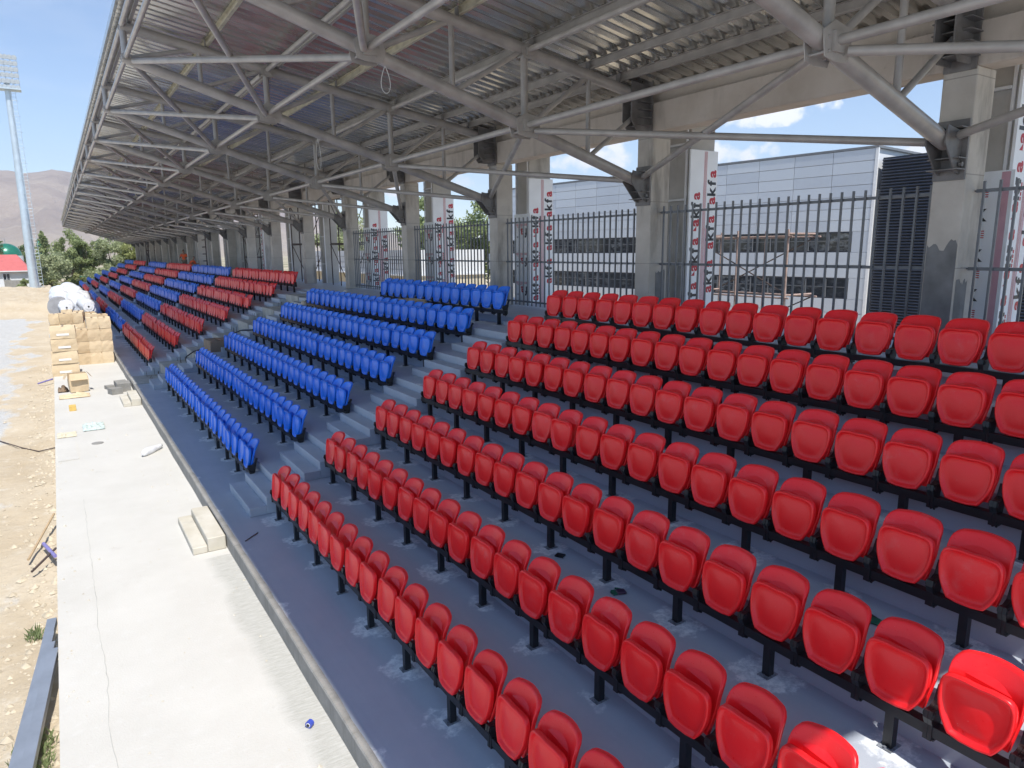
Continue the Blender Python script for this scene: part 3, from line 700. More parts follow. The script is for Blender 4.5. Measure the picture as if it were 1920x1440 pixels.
# purlins (C sections) with cleats
PURX = [1.78, 3.18, 4.60, 5.95, 7.42, 8.68, 9.42]
for i, x in enumerate(PURX):
    z = TZ(x)+.10; g = MB()
    g.box(x-.03, x+.03, YA+.02, YB-.02, z+.012, z+.018); g.box(x-.03, x+.03, YA+.02, YB-.02, z+.150, z+.156); g.box(x+.024, x+.03, YA+.02, YB-.02, z+.018, z+.15)
    g.box(x-.03, x-.025, YA+.02, YB-.02, z+.018, z+.035)
    g.build('purlin', M_PURLIN if i in (1, 3) else M_STEEL, roof)
    g = MB()
    for k in range(KMIN, KMAX+1): g.box(x-.045, x-.033, YC(k)-.06, YC(k)+.06, z-.02, z+.14)
    tag(g.build('purlin_cleat', M_DSTEEL, roof), kind='stuff')
# corrugated sheets
PIT = .29
def zr(x): return TZ(x)+.262
bounds = [YA]+[YC(k)+.4 for k in range(KMIN+1, KMAX+1)]+[YB]
xs_ = [1.56, 4.6, 7.4, 10.62, 12.25]
for ya, yb in zip(bounds[:-1], bounds[1:]):
    g = MB(); rows_ = []; n = max(1, round((yb-ya)/PIT)); p = (yb-ya)/n
    for i in range(n):
        y = ya+i*p
        rows_ += [(y, 0), (y+p*.36, 0), (y+p*.48, .058), (y+p*.88, .058)]
    rows_.append((yb, 0))
    vs = [(x, y, zr(x)+dz_) for y, dz_ in rows_ for x in xs_]; nx_ = len(xs_)
    g.add(vs, [(j*nx_+i, j*nx_+i+1, (j+1)*nx_+i+1, (j+1)*nx_+i) for j in range(len(rows_)-1) for i in range(nx_-1)])
    g.build('roof_sheet', M_SHEET, roof)
g = MB(); g.box(1.50, 1.555, YA, YB, zr(1.5)-.05, zr(1.5)+.09); g.build('eaves_flashing', M_SHEET, roof)
# wires hanging from the truss
def wire(pts, label):
    g = MB(); g.path([Vector(p) for p in pts], .006, 5); tag(g.build('hanging_wire', simple('white_wire', (.6, .6, .58), .5)), label, 'wire')
def loop(x, y, z, h, w):
    return [(x+w*math.sin(a)*math.sin(a/2), y, z-h*math.sin(a/2)**2-.0) for a in np.linspace(0, 2*math.pi, 18)]
wire(loop(4.62, YC(1)-.02, bz(4.62)-.10, .40, .10), 'thin white wire loop hanging from the truss node left of centre')
wire(loop(5.4, YC(2)-.02, bz(5.4)-.10, .7, .07), 'thin pale wire hanging from the farther truss left of centre')
wire(loop(6.3, 4.0, TZ(6.3)+.05, .7, .3), 'pale wire hanging from the roof at the top edge of the photo')

# ------------------------------------------------------------------ buildings behind the stand
m = NT('facade_panel'); P = m.world()
m.base(m.mix(m.n('ShaderNodeObjectInfo').outputs['Random'], m.mix(m.math('MULTIPLY', m.ramp(m.noise(.9, 6, .7, P, (1, 1, .3)), .45, .75), .25), (.46, .50, .56), (.36, .38, .41)), (.54, .58, .63))).rough(.35).metal(.15); M_PANEL = m.m
M_NAVY = simple('navy_louvre', (.018, .022, .035), .5, 0, .2, 2)
M_NAVYL = simple('navy_louvre_blade', (.05, .058, .08), .35, .2, .15, 2)
m = NT('dark_window_glass'); P = m.world(); ri = m.n('ShaderNodeObjectInfo').outputs['Random']
m.base(m.mix(m.math('MULTIPLY', m.ramp(m.noise(1.6, 5, .7, P, (1, 1, 3)), .48, .62), ri), (.016, .02, .026), (.20, .22, .24))).rough(.07).bump(m.noise(.8, 2, .5, P), .1, .02); M_GLASS = m.m  # lighter blotches put reflections and brighter interiors into the pane colour
M_WALLW = simple('white_render', (.62, .64, .66), .8, 0, .06, 1)
M_WALLB = simple('beige_render', (.50, .46, .36), .85, 0, .1, 1)
fx, fy = 36.0, 20.8; fl = 33.0; fa = math.atan2(2.6, 25)     # facade line leans slightly towards the stand
def fpt(s_, d=0): return fx-math.sin(fa)*s_+math.cos(fa)*d, fy+math.cos(fa)*s_+math.sin(fa)*d
fb = empty('factory_building', (fx, fy, -.6), 'large building clad in pale blue-grey metal panels with dark ribbon windows', 'building', rz=fa)
def fpart(g, name, mat, parent=None):                      # coordinates: x = outwards (away from the stand), y = along, z = world height
    me = g.mesh(name, mat, (0, 0, -.6)); return link(name, me, parent or fb)
g = MB(); g.box(.06, 24, .12, fl, -.6, CZ+5.0); fpart(g, 'wall', M_WALLW)
g = MB(); g.box(-.06, 24.1, -.02, fl+.1, CZ+5.0, CZ+5.12); fpart(g, 'roof_edge', M_FENCE)
g = MB(); g.box(-.05, .06, -.02, .13, -.6, CZ+5.0); fpart(g, 'corner_trim', M_WHITE)
lv = [(-.6+.06, CZ-2.76, 3), (CZ-1.64, CZ-.26, 2), (CZ+.82, CZ+5.0, 7)]
colw = 2.2; ncol = 15; pan = {}
for (z0, z1, n) in lv:
    hh = (z1-z0)/n
    key = round(hh, 3)
    g = MB(); g.bbox(-.03, .05, .011, colw-.011, .012, hh-.012, .008); pan[key] = g.mesh('facade_panel', M_PANEL)
    for i in range(n):
        for j in range(ncol): link('facade_panel', pan[key], fb, (0, .14+j*colw, z0+i*hh+.6))
for z0, z1 in ((CZ-2.74, CZ-1.66), (CZ-.24, CZ+.80)):
    w = MB(); w.box(-.02, .05, 1.0, fl, z0-.02, z0+.05); w.box(-.02, .05, 1.0, fl, z1-.05, z1+.02); w.box(-.02, .05, 1.0, 1.06, z0, z1)
    wo = fpart(w, 'ribbon_window', M_NAVY)
    e_ = MB(); e_.box(-.03, .05, .14, .99, z0-.02, z1+.02); fpart(e_, 'facade_panel', M_PANEL)
    g = MB(); g.box(.055, .07, 0, 1.12, 0, z1-z0-.1); gp = g.mesh('pane', M_GLASS)
    g = MB(); g.box(-.01, .06, 0, .05, 0, z1-z0-.1); g.box(-.005, .055, .05, 1.17, (z1-z0)*.5, (z1-z0)*.5+.03); gm_ = g.mesh('mullion', M_FENCE)
    for i in range(27):
        link('pane', gp, wo, (0, 1.11+i*1.17, z0+.05+.6)); link('mullion', gm_, wo, (0, 1.06+i*1.17, z0+.05+.6))
lo = empty('louvre_screen', (36.2, 16, -.6), 'dark navy louvred screen wall beside the pale panelled building', 'louvre wall')
g = MB(); g.box(36.3, 50, 8, 20.7, -.6, CZ+4.5); g.build('backing_wall', M_NAVY, lo)
g = MB(); n = 64
for i in range(n):
    z = -.5+i*(CZ+5.0)/n
    g.obox((36.2, 14.35, z), (.12, 12.6, .05), Matrix.Rotation(.5, 3, 'Y'))
tag(g.build('louvre_blade', M_NAVYL, lo), kind='stuff')
ob = empty('low_outbuilding', (24, 52, -.6), 'low white outbuilding with a ledge over its beige base behind the fence', 'building')
g = MB(); g.box(24.3, 31, 52, 84, -.6, CZ-2.0); g.build('beige_base', M_WALLB, ob)
g = MB(); g.box(24.1, 31, 52, 84, CZ-1.9, CZ+.1); g.build('white_wall', M_WALLW, ob)
g = MB(); g.box(23.6, 31.2, 51.8, 84.2, CZ-1.99, CZ-1.91); g.build('ledge', M_WHITE, ob)
for zz in (-.45, -1.0, -1.5): g = MB(); g.box(24.06, 24.098, 52, 84, CZ+zz, CZ+zz+.03); g.build('joint_strip', M_FENCE, ob)

# scaffolds
M_SCAF = simple('pink_primed_scaffold', (.36, .26, .225), .65, 0, .35, 6); M_SCAFD = simple('rusty_scaffold', (.07, .05, .045), .7, 0, .3, 6)
def scaffold(x, ya, yb, z0, z1, label, mat, depth=1.0, lifts=2, r=.022):
    t = empty('scaffold_tower', (x, ya, z0), label, 'scaffold', 'scaffold towers among the columns')
    me = {}
    for xx_ in (x, x+depth):
        for yy_ in (ya, (ya+yb)/2, yb) if yb-ya > 1.8 else (ya, yb):
            g = MB(); g.tube((xx_, yy_, z0), (xx_, yy_, z1), r, 6); g.build('upright', mat, t)
    hs = [z0+(z1-z0)*(i+1)/lifts for i in range(lifts)]
    for z in hs:
        z -= .15
        for xx_ in (x, x+depth): g = MB(); g.tube((xx_, ya-.1, z), (xx_, yb+.1, z), r, 6); g.build('ledger', mat, t)
        for yy_ in (ya, yb): g = MB(); g.tube((x, yy_, z+.06), (x+depth, yy_, z+.06), r, 6); g.build('transom', mat, t)
        zb2 = z-(z1-z0)/lifts+.1
        g = MB(); g.tube((x, ya, zb2), (x, yb, z), r*.7, 5); g.build('brace', M_SCAFD, t)
        g = MB(); g.tube((x+depth, yb, zb2), (x+depth, ya, z), r*.7, 5); g.build('brace', M_SCAFD, t)
scaffold(13.2, 9.45, 12.1, -.3, 4.95, 'pink and rusty scaffold tower outside the fence beside the second column', M_SCAF, 1.0, 4)
scaffold(10.72, 29.4, 31.6, PZ, 7.0, 'rusty scaffold between the columns left of the last boarded column', M_SCAFD, .9, 2, .026)
scaffold(10.72, 35.0, 37.8, PZ, 7.1, 'dark scaffold tower by the gap of daylight left of the boards', M_SCAFD, .9, 2, .03)
scaffold(10.2, 98, 102, PZ, 7.0, 'thin scaffold frame near the far end of the columns', M_SCAFD, .9, 2, .05)
scaffold(10.6, 46.6, 48.6, PZ, 7.0, 'dark scaffold frame beside the stained far columns', M_SCAFD, .8, 3, .025)
t = empty('ladder', (10.4, 61.2, PZ), 'tall dark ladder standing between far columns right of the workers', 'ladder')
for yy_ in (61.2, 62.7): g = MB(); g.tube((10.4, yy_, PZ), (10.45, yy_, PZ+3.9), .04, 6); g.build('stile', M_SCAFD, t)
for i in range(7): g = MB(); z = PZ+.3+i*.56; g.tube((10.42, 61.2, z), (10.42, 62.7, z), .045, 6); g.build('rung', M_SCAFD, t)

# ------------------------------------------------------------------ hills, haze
m = NT('dry_hillside'); P = m.world()
c = m.mix(m.ramp(m.noise(.004, 8, .62, P), .35, .65), (.22, .165, .13), (.33, .26, .20))
c = m.mix(m.ramp(m.noise(.012, 7, .65, P), .52, .7), c, (.40, .33, .25))
sz = m.n('ShaderNodeSeparateXYZ', {0: P}); foot = m.math('SUBTRACT', 1.0, m.math('DIVIDE', sz.outputs[2], 95), True)
c = m.mix(m.math('MULTIPLY', foot, .7, True), c, (.44, .37, .27)); m.base(c).rough(.95).bump(m.noise(.02, 8, .65, P), 1.0, 18); M_HILL = m.m
g = MB(); g.sm = True
AZ = np.radians(np.linspace(-26, 62, 150)); RR = np.concatenate([np.linspace(900, 1700, 16), np.linspace(1750, 3600, 70)])
vs = []
for rr in RR:
    for a in AZ:
        x, y = rr*math.sin(a), rr*math.cos(a)
        t1 = min(1, max(0, (rr-1700)/1400)); t0 = min(1, max(0, (rr-1000)/900)); da = math.degrees(a)
        side = 1 if da < 8 else max(.18, 1-(da-8)/22)
        prof_ = 268+9*math.sin(da*.7+.6)+4*math.sin(da*1.9)
        nn_ = noise.fractal(Vector((x*.0016, y*.0016, 1)), .9, 2.1, 8); gul = abs(noise.fractal(Vector((x*.0045+4, y*.0022, 7)), .8, 2.2, 6))
        h = side*((prof_*(t1*t1*(3-2*t1)))*(1)+26*t0+nn_*44*t0*(1-.85*t1)-gul*85*t1*(1-t1)*2.2)
        if rr > 3100: h = side*(prof_+26+nn_*9) - (rr-3100)*.25
        vs.append((x, y, max(-3, h-2)))
na = len(AZ)
g.add(vs, [(j*na+i, j*na+i+1, (j+1)*na+i+1, (j+1)*na+i) for j in range(len(RR)-1) for i in range(na-1)])
tag(g.build('dry_hills', M_HILL), kind='structure')
m = bpy.data.materials.new('haze_volume'); m.use_nodes = True; t_ = m.node_tree; t_.nodes.clear()
vo = t_.nodes.new('ShaderNodeVolumePrincipled'); vo.inputs['Color'].default_value = (.80, .86, 1, 1); vo.inputs['Density'].default_value = 1.9e-4; vo.inputs['Anisotropy'].default_value = 0.0
mo = t_.nodes.new('ShaderNodeOutputMaterial'); t_.links.new(vo.outputs[0], mo.inputs['Volume'])
g = MB(); g.box(-2100, 4000, -700, 4200, -5, 480); hz = g.build('haze', m); tag(hz, 'thin pale summer haze over the valley', 'haze', kind='stuff')

# ------------------------------------------------------------------ trees
def leafmat(name, a, b):
    m = NT(name); oi = m.noise(.9, 3, .6, m.world()); c = m.mix(m.ramp(oi, .38, .62), a, b); m.base(c).rough(.6)
    m.b.inputs['Specular IOR Level'].default_value = .25
    tr = m.n('ShaderNodeBsdfTranslucent'); m.put(tr.inputs['Color'], c); ms = m.n('ShaderNodeMixShader', {0: .38}); m.t.links.new(m.b.outputs[0], ms.inputs[1]); m.t.links.new(tr.outputs[0], ms.inputs[2])
    m.t.links.new(ms.outputs[0], m.t.nodes['Material Output'].inputs['Surface']); return m.m
L_DARK = leafmat('dark_foliage', (.15, .20, .09), (.26, .32, .15)); L_MID = leafmat('mid_foliage', (.23, .28, .125), (.36, .42, .20))
L_PALE = leafmat('pale_foliage', (.32, .36, .20), (.45, .49, .29)); L_YEL = leafmat('yellowish_foliage', (.27, .30, .11), (.40, .42, .18))
M_BARK = simple('bark', (.12, .09, .065), .9, 0, .25, 6)
def tree(name, label, cat, x, y, z0, h, w, mat, shape='round', leaf=.22, n=3500, trunk=.16, group=None, seed=0):
    R = np.random.default_rng(seed+int(x*7+y)); rr_ = random.Random(seed+int(x*7+y))
    t = empty(name, (x, y, z0), label, cat, group)
    g = MB(); th = h*(.9 if shape == 'poplar' else .6)
    g.tube((x, y, z0), (x+.04*h*rr_.uniform(-1, 1), y, z0+th), trunk, 8, trunk*.3)
    cl = []
    k = {'poplar': 26, 'round': 34, 'bush': 22, 'willow': 34}[shape]
    for i in range(k):
        f = rr_.random(); a = rr_.uniform(0, 2*math.pi)
        if shape == 'poplar': f = .08+.92*i/k; wr = w*.5*math.sin(min(1, f*1.05)*math.pi)**.6*.75+.1; q = wr*rr_.uniform(.1, .7); cz_ = z0+f*h*.97; cr_ = wr*.75
        elif shape == 'bush': q = w*.42*math.sqrt(rr_.random()); cz_ = z0+h*(.15+.65*f*(1-(q/(w*.5))**2*.6)); cr_ = w*.18*rr_.uniform(.7, 1.3)
        else: q = w*.42*math.sqrt(rr_.random()); top = math.sqrt(max(.05, 1-(q/(w*.52))**2)); cz_ = z0+h*(.22+.70*f*top); cr_ = w*.15*rr_.uniform(.65, 1.35)
        c = (x+q*math.cos(a), y+q*math.sin(a), cz_); cl.append((c, cr_))
        if shape != 'poplar' and i % 2 == 0: g.tube((x, y, z0+h*rr_.uniform(.08, .4)), c, trunk*.32, 5, trunk*.08)
    g.build('trunk', M_BARK, t)
    per = n//k; vs = []
    for (c, cr_) in cl:
        d = R.normal(size=(per, 3)); d /= np.linalg.norm(d, axis=1)[:, None]; rad_ = cr_*(R.random(per)**.45)*R.uniform(.75, 1.25, per)
        p = np.array(c)+d*rad_[:, None]*np.array([1, 1, 1.25 if shape in ('poplar', 'willow') else .85])
        s_ = leaf*R.uniform(.5, 1.3, per); a = R.normal(size=(per, 3)); a /= np.linalg.norm(a, axis=1)[:, None]
        b = np.cross(a, R.normal(size=(per, 3))); b /= np.linalg.norm(b, axis=1)[:, None]
        vs.append(np.stack([p-a*s_[:, None]*.6, p+b*s_[:, None]*.32, p+a*s_[:, None]*.6, p-b*s_[:, None]*.32], 1))
    V = np.concatenate(vs).reshape(-1, 3)-np.array([x, y, z0]); V[:, 2] = np.maximum(V[:, 2], .02)
    me = bpy.data.meshes.new('crown'); me.from_pydata(V.tolist(), [], [(4*i, 4*i+1, 4*i+2, 4*i+3) for i in range(len(V)//4)]); me.materials.append(mat)
    tag(link('crown', me, t), kind=None)
GZ = -.6
TG = 'trees beyond the end of the stand'
tree('poplar_tree', 'tall dark poplar at the left edge of the photo above the dome', 'tree', -8.1, 150, GZ, 11.0, 2.6, L_DARK, 'poplar', .4, 3000, .2, TG)
tree('poplar_tree', 'narrow green poplar standing just right of the floodlight mast', 'tree', -1.25, 150, GZ, 9.7, 2.7, L_MID, 'poplar', .35, 4500, .2, TG)
tree('broad_tree', 'dark round tree behind the green dome', 'tree', -4.9, 175, GZ, 7.8, 5.5, L_DARK, 'round', .45, 3500, .2, TG)
tree('willow_tree', 'grey-green spreading bushy willow right of the mast', 'tree', -.35, 124, GZ, 6.0, 5.0, L_PALE, 'willow', .30, 7500, .16, TG)
tree('broad_tree', 'tall dark tree rising against the end of the roof', 'tree', 2.55, 137, GZ, 9.6, 4.6, L_MID, 'willow', .30, 9000, .2, TG)
tree('broad_tree', 'second dark tree touching the roof edge', 'tree', 4.9, 136, GZ, 8.8, 4.6, L_MID, 'round', .30, 9000, .2, TG)
tree('broad_tree', 'yellow-green tree behind the farthest blue seats', 'tree', 8.1, 134, GZ, 9.2, 5.6, L_PALE, 'round', .30, 11000, .2, TG)
tree('broad_tree', 'pale green tree under the far roof corner by the grey columns', 'tree', 11.9, 133, GZ, 8.6, 6.0, L_YEL, 'round', .30, 10000, .2, TG)
tree('broad_tree', 'pale distant tree low under the hills', 'tree', .8, 190, GZ, 7.0, 7, L_PALE, 'round', .5, 3500, .2, TG)
tree('shrub', 'slim green shrub left of the mast foot', 'shrub', -3.65, 112, GZ+.2, 2.6, 1.5, L_MID, 'bush', .22, 2500, .06, 'shrubs by the mast')
tree('shrub', 'yellow-green shrub right of the mast foot', 'shrub', -.65, 113, GZ+.2, 2.7, 2.0, L_YEL, 'bush', .22, 2500, .06, 'shrubs by the mast')
tree('shrub', 'straw-coloured shrub behind the end of the lowest blue seats', 'shrub', 2.3, 124, GZ, 2.6, 3.2, L_YEL, 'bush', .24, 3000, .06, 'shrubs by the mast')
tree('shrub', 'low green shrub right of the straw-coloured one', 'shrub', 5.2, 124, GZ, 3.6, 3.6, L_PALE, 'bush', .24, 3000, .06, 'shrubs by the mast')
tree('broad_tree', 'large green tree seen through the fence left of the third column', 'tree', 39.5, 68, GZ, 11.6, 7.5, L_MID, 'round', .33, 12000, .25, 'trees behind the outbuilding')
tree('broad_tree', 'big dark tree behind the boards of the fourth column', 'tree', 37.0, 76, GZ, 12.6, 7.0, L_MID, 'round', .33, 10000, .25, 'trees behind the outbuilding')
tree('broad_tree', 'green tree seen through the gap left of the last boarded column', 'tree', 33.0, 92, GZ, 11.5, 8.0, L_PALE, 'round', .35, 8000, .25, 'trees behind the outbuilding')

# ------------------------------------------------------------------ mosque, house, wall, mast
M_RROOF = simple('red_metal_roof', (.50, .13, .12), .5, 0, .1, 2); M_GREEN = simple('green_dome_paint', (.02, .17, .11), .3, .2, .15, 2)
t = empty('white_house', (-6, 130, GZ), 'white single-storey house with a red hipped roof behind the wall', 'house')
g = MB(); g.box(-14, -3.4, 128, 136, GZ, 2.25); g.build('wall', M_WALLW, t)
g = MB(); g.add([(-14.5, 127.5, 2.2), (-2.9, 127.5, 2.2), (-2.9, 136.5, 2.2), (-14.5, 136.5, 2.2), (-11, 132, 4.6), (-4.6, 132, 4.6)], [(0, 1, 5, 4), (1, 2, 5), (2, 3, 4, 5), (3, 0, 4), (3, 2, 1, 0)]); g.build('roof', M_RROOF, t)
g = MB(); g.box(-14.55, -2.85, 127.4, 127.48, 2.1, 2.24); g.build('eaves_board', M_WHITE, t)
for x in (-6.05, -9.0, -12):
    g = MB(); g.box(x-.45, x+.45, 127.9, 127.98, .9, 1.85); w = g.build('window', M_WHITE, t)
    for q in (-.21, .21):
        g = MB(); g.box(x+q-.17, x+q+.17, 127.86, 127.895, .97, 1.78); g.build('pane', M_GLASS, w, root=t)
t = empty('mosque_dome', (-7.3, 165, GZ), 'green dome of a mosque rising behind the red roof', 'dome')
g = MB(); g.tube((-7.3, 165, GZ), (-7.3, 165, 4.4), 2.6, 20); g.build('drum', M_WALLW, t)
g = MB(); g.sm = True; prev = None; vs = []; NN = 24; KK = 8
for j in range(KK+1):
    a = j/KK*math.pi/2
    for i in range(NN): vs.append((-7.3+2.45*math.cos(a)*math.cos(2*math.pi*i/NN), 165+2.45*math.cos(a)*math.sin(2*math.pi*i/NN), 4.4+2.3*math.sin(a)))
g.add(vs, [(j*NN+i, j*NN+(i+1) % NN, (j+1)*NN+(i+1) % NN, (j+1)*NN+i) for j in range(KK) for i in range(NN)]); g.build('dome', M_GREEN, t)
g = MB(); g.tube((-7.3, 165, 6.6), (-7.3, 165, 7.6), .06, 6); g.build('finial', M_BOLT, t)
t = empty('small_minaret', (-1.75, 150, GZ), 'small white and green turret just right of the mast', 'turret')
g = MB(); g.tube((-1.75, 150, GZ), (-1.75, 150, 4.4), .5, 8); g.tube((-1.75, 150, 4.9), (-1.75, 150, 6.0), .38, 8); g.build('shaft', M_WALLW, t)
g = MB(); g.tube((-1.75, 150, 4.42), (-1.75, 150, 4.88), .62, 8); g.tube((-1.75, 150, 6.02), (-1.75, 150, 7.1), .5, 8, .08); g.build('green_roof', M_GREEN, t)
t = empty('boundary_wall', (-8, 117.5, GZ), 'pale grey boundary wall in front of the white house', 'wall')
for i in range(6):
    g = MB(); x = -14+i*2.05; g.box(x, x+1.95, 117.4, 117.6, GZ, 1.15); g.build('panel', M_WALLW if i % 2 else M_KERB, t)
    g = MB(); g.box(x+1.95, x+2.05, 117.35, 117.65, GZ, 1.2); g.build('post', M_KERB, t)
t = empty('corrugated_shelter', (4.2, 140, GZ), 'small low roof with green sheet among the trees', 'shed')
g = MB(); g.box(2.2, 5.0, 126, 127.5, GZ, 1.1); g.build('wall', M_WALLW, t); g = MB(); g.box(2.0, 5.2, 125.8, 127.7, 1.1, 1.25); g.build('roof', M_GREEN, t)
M_MAST = simple('galvanised_mast', (.50, .58, .64), .38, .35, .08, 2)
mx, my = -2.20, 100.9; t = empty('floodlight_mast', (mx, my, -.3), 'tall tapered galvanised floodlight mast leaning into the left of the photo', 'floodlight mast')
g = MB(); MT = CZ+19.3
for a, b, ra, rb in ((-.3, 8, .50, .44), (8, 15, .42, .36), (15, MT, .345, .27)): g.tube((mx, my, a), (mx, my, b), ra, 16, rb)
g.build('pole', M_MAST, t)
g = MB()
for dx in (-.2, .2): g.tube((mx+.72+dx, my-.35, 0), (mx+.50+dx, my-.35, MT), .028, 5)
for i in range(60): z = .4+i*.395; xo = .72-.22*z/MT; g.tube((mx+xo-.2, my-.35, z), (mx+xo+.2, my-.35, z), .02, 4)
for i in range(12):
    z = 3+i*1.7; xo = .72-.22*z/MT; pts = [(mx+xo+.38*math.cos(a), my-.35-.55*math.sin(a)*1, z) for a in np.linspace(0, math.pi, 7)]; g.path(pts, .02, 4)
g.build('caged_ladder', M_MAST, t)
g = MB(); hw_ = 1.2
for i in range(6):
    z = MT-.9+i*.64; g.box(mx-hw_, mx+hw_, my-.25, my-.18, z, z+.06)
for x in (-hw_, -hw_*.5, 0, hw_*.5, hw_): g.box(mx+x-.035, mx+x+.035, my-.18, my-.10, MT-.95, MT+2.6)
g.box(mx-hw_-.1, mx+hw_+.1, my-.9, my+.7, MT-1.0, MT-.93)
g.build('lamp_frame', M_MAST, t)
g = MB(); M_ = Matrix.Rotation(-.6, 3, 'X'); g.tube((0, .16, .02), (0, -.14, -.08), .15, 10, .26); g.obox((0, .24, .06), (.2, .2, .24), M_); FLM = g.mesh('floodlight', simple('floodlight_housing', (.42, .45, .48), .35, .4))
g = MB(); g.tube((0, -.141, -.081), (0, -.155, -.086), .245, 10, .245); FLG = g.mesh('lens', simple('floodlight_glass', (.55, .60, .63), .1))
for i in range(6):
    for j in range(6):
        o = link('floodlight', FLM, t, (-hw_+.18+j*.41, -.5, MT-.62+i*.64+.25)); link('lens', FLG, o)

# ------------------------------------------------------------------ boxes and bundles on the slab
def boxmesh(w, d, h, seed, sag=.02, open_=False):
    R = random.Random(seed); g = MB()
    n = 3; P_ = {}
    def P3(i, j, k):
        if (i, j, k) not in P_:
            u_, v_, w_ = i/n, j/n, k/n; e = sag
            mid = lambda q: math.sin(q*math.pi)
            x = (u_-.5)*w + (R.uniform(-1, 1)*e*.5 + (e if u_ > .99 else -e if u_ < .01 else 0)*mid(w_)*.8)
            y = (v_-.5)*d + (R.uniform(-1, 1)*e*.5 + (e if v_ > .99 else -e if v_ < .01 else 0)*mid(w_)*.8)
            z = w_*h - (e*1.2*mid(u_)*mid(v_) if w_ > .99 else 0) - (R.uniform(0, e*.6) if w_ > .01 else 0)
            P_[(i, j, k)] = (x, y, z)
        return P_[(i, j, k)]
    def quad(a, b, c, d_): g.add([P3(*a), P3(*b), P3(*c), P3(*d_)], [(0, 1, 2, 3)])
    for i in range(n):
        for j in range(n):
            quad((i, j, 0), (i, j+1, 0), (i+1, j+1, 0), (i+1, j, 0))
            if not open_: quad((i, j, n), (i+1, j, n), (i+1, j+1, n), (i, j+1, n))
            quad((i, 0, j), (i+1, 0, j), (i+1, 0, j+1), (i, 0, j+1)); quad((i, n, j), (i, n, j+1), (i+1, n, j+1), (i+1, n, j))
            quad((0, i, j), (0, i, j+1), (0, i+1, j+1), (0, i+1, j)); quad((n, i, j), (n, i+1, j), (n, i+1, j+1), (n, i, j+1))
    return g
BG = 'cardboard boxes stacked on the slab'
def cbox(x, y, z, w, d, h, label, rz=0, seed=0, lab=False, tape=True, open_=False, mat=None):
    t = empty('cardboard_box', (x, y, z), label, 'box', BG, rz=rz)
    b = link('carton', boxmesh(w, d, h, seed, .022, open_).mesh('carton', mat or M_CARD), t)
    if tape and not open_: g = MB(); g.box(-.028, .028, -d/2-.004, d/2+.004, h+.001, h+.004); link('packing_tape', g.mesh('packing_tape', M_TAPE), t)
    if lab: g = MB(); g.box(-.2, .2, -d/2-.024, -d/2-.019, h*.25, h*.42); link('paper_label', g.mesh('paper_label', M_LABEL), t)
    if open_:
        for s_, r_ in ((-1, .5), (1, .6)):
            g = MB(); g.obox((s_*(w/2+.09), 0, h-.08), (.2, d*.94, .006), Matrix.Rotation(s_*1.0, 3, 'Y')); link('flap', g.mesh('flap', M_CARD), t)
        g = MB(); g.obox((0, -d/2-.07, h-.10), (w*.94, .006, .24), Matrix.Rotation(-.55, 3, 'X')); link('flap', g.mesh('flap', M_CARD), t)
cn = 0
LV = ['bottom', 'second', 'third', 'top']
for i in range(3):
    x = .66+i*.435; hs_ = [.49, .48, .50, .46]
    z = 0
    for j in range(4):
        if i == 0 and j == 3: z += 0; continue
        cbox(x+random.uniform(-.012, .012), 34.2+random.uniform(-.03, .03), z+.001, .42, .55, hs_[j], f'brown cardboard box, {LV[j]} of the {["left", "middle", "right"][i]} column of the kerbside stack', random.uniform(-.055, .055), 10*i+j)
        z += hs_[j]+.002
for j in range(4):
    cbox(-.02+.02*j-.03, 31.4+random.uniform(-.03, .03), j*.475+.001, .86-.02*j, .5, .47, f'wide labelled carton, {LV[j]} of the front left pile at the slab edge', random.uniform(-.07, .07), 60+j, lab=True, open_=(j == 0 and False))
PW = ['first', 'second', 'third', 'fourth', 'fifth', 'sixth', 'seventh', 'eighth', 'ninth', 'tenth', 'eleventh', 'twelfth']
pos = [(-.17, 33.0, 0, .5), (-.17, 33.0, .49, .5), (.30, 35.2, .0, .55), (.30, 35.2, .5, .55), (.30, 35.1, 1.0, .52), (-.17, 35.6, 0, .44), (-.17, 35.6, .5, .44), (-.17, 35.6, 1.0, .44),
       (.15, 37.4, 1.48, .46), (.65, 37.5, 1.48, .42), (-.25, 37.6, 1.46, .4), (1.15, 36.2, 1.5, .44), (1.55, 36.2, 1.45, .40), (-.2, 39.3, 1.34, .42), (.28, 39.4, 1.5, .42), (.75, 39.5, 1.42, .4), (1.2, 39.2, 1.36, .4)]
for i, (x, y, z, w) in enumerate(pos):
    if z > 1.3:
        for q in range(3): cbox(x, y, q*.49+.001, w+.0, .6, z/3-.003 if False else .48, f'hidden lower carton {["at floor level", "in the middle", "under the top"][q]} behind the kerbside stack', 0, i*5+q+200) if False else None
        z0_ = 0; nlay = 3; hh = (z-.003)/nlay
        for q in range(nlay): cbox(x, y, q*hh+.001, w, .56, hh-.003, f'brown carton, {["floor", "middle", "upper"][q]} layer under the {PW[i % 12]} {"front" if i < 12 else "rear"} carton behind the stacks', 0, i*5+q+200)
    cbox(x, y, z+.001, w, .55, .47, f'sun-lit brown carton, {PW[i % 12]} {"before" if i < 12 else "against"} the white bundles, on its pile', random.uniform(-.14, .14), 100+i)
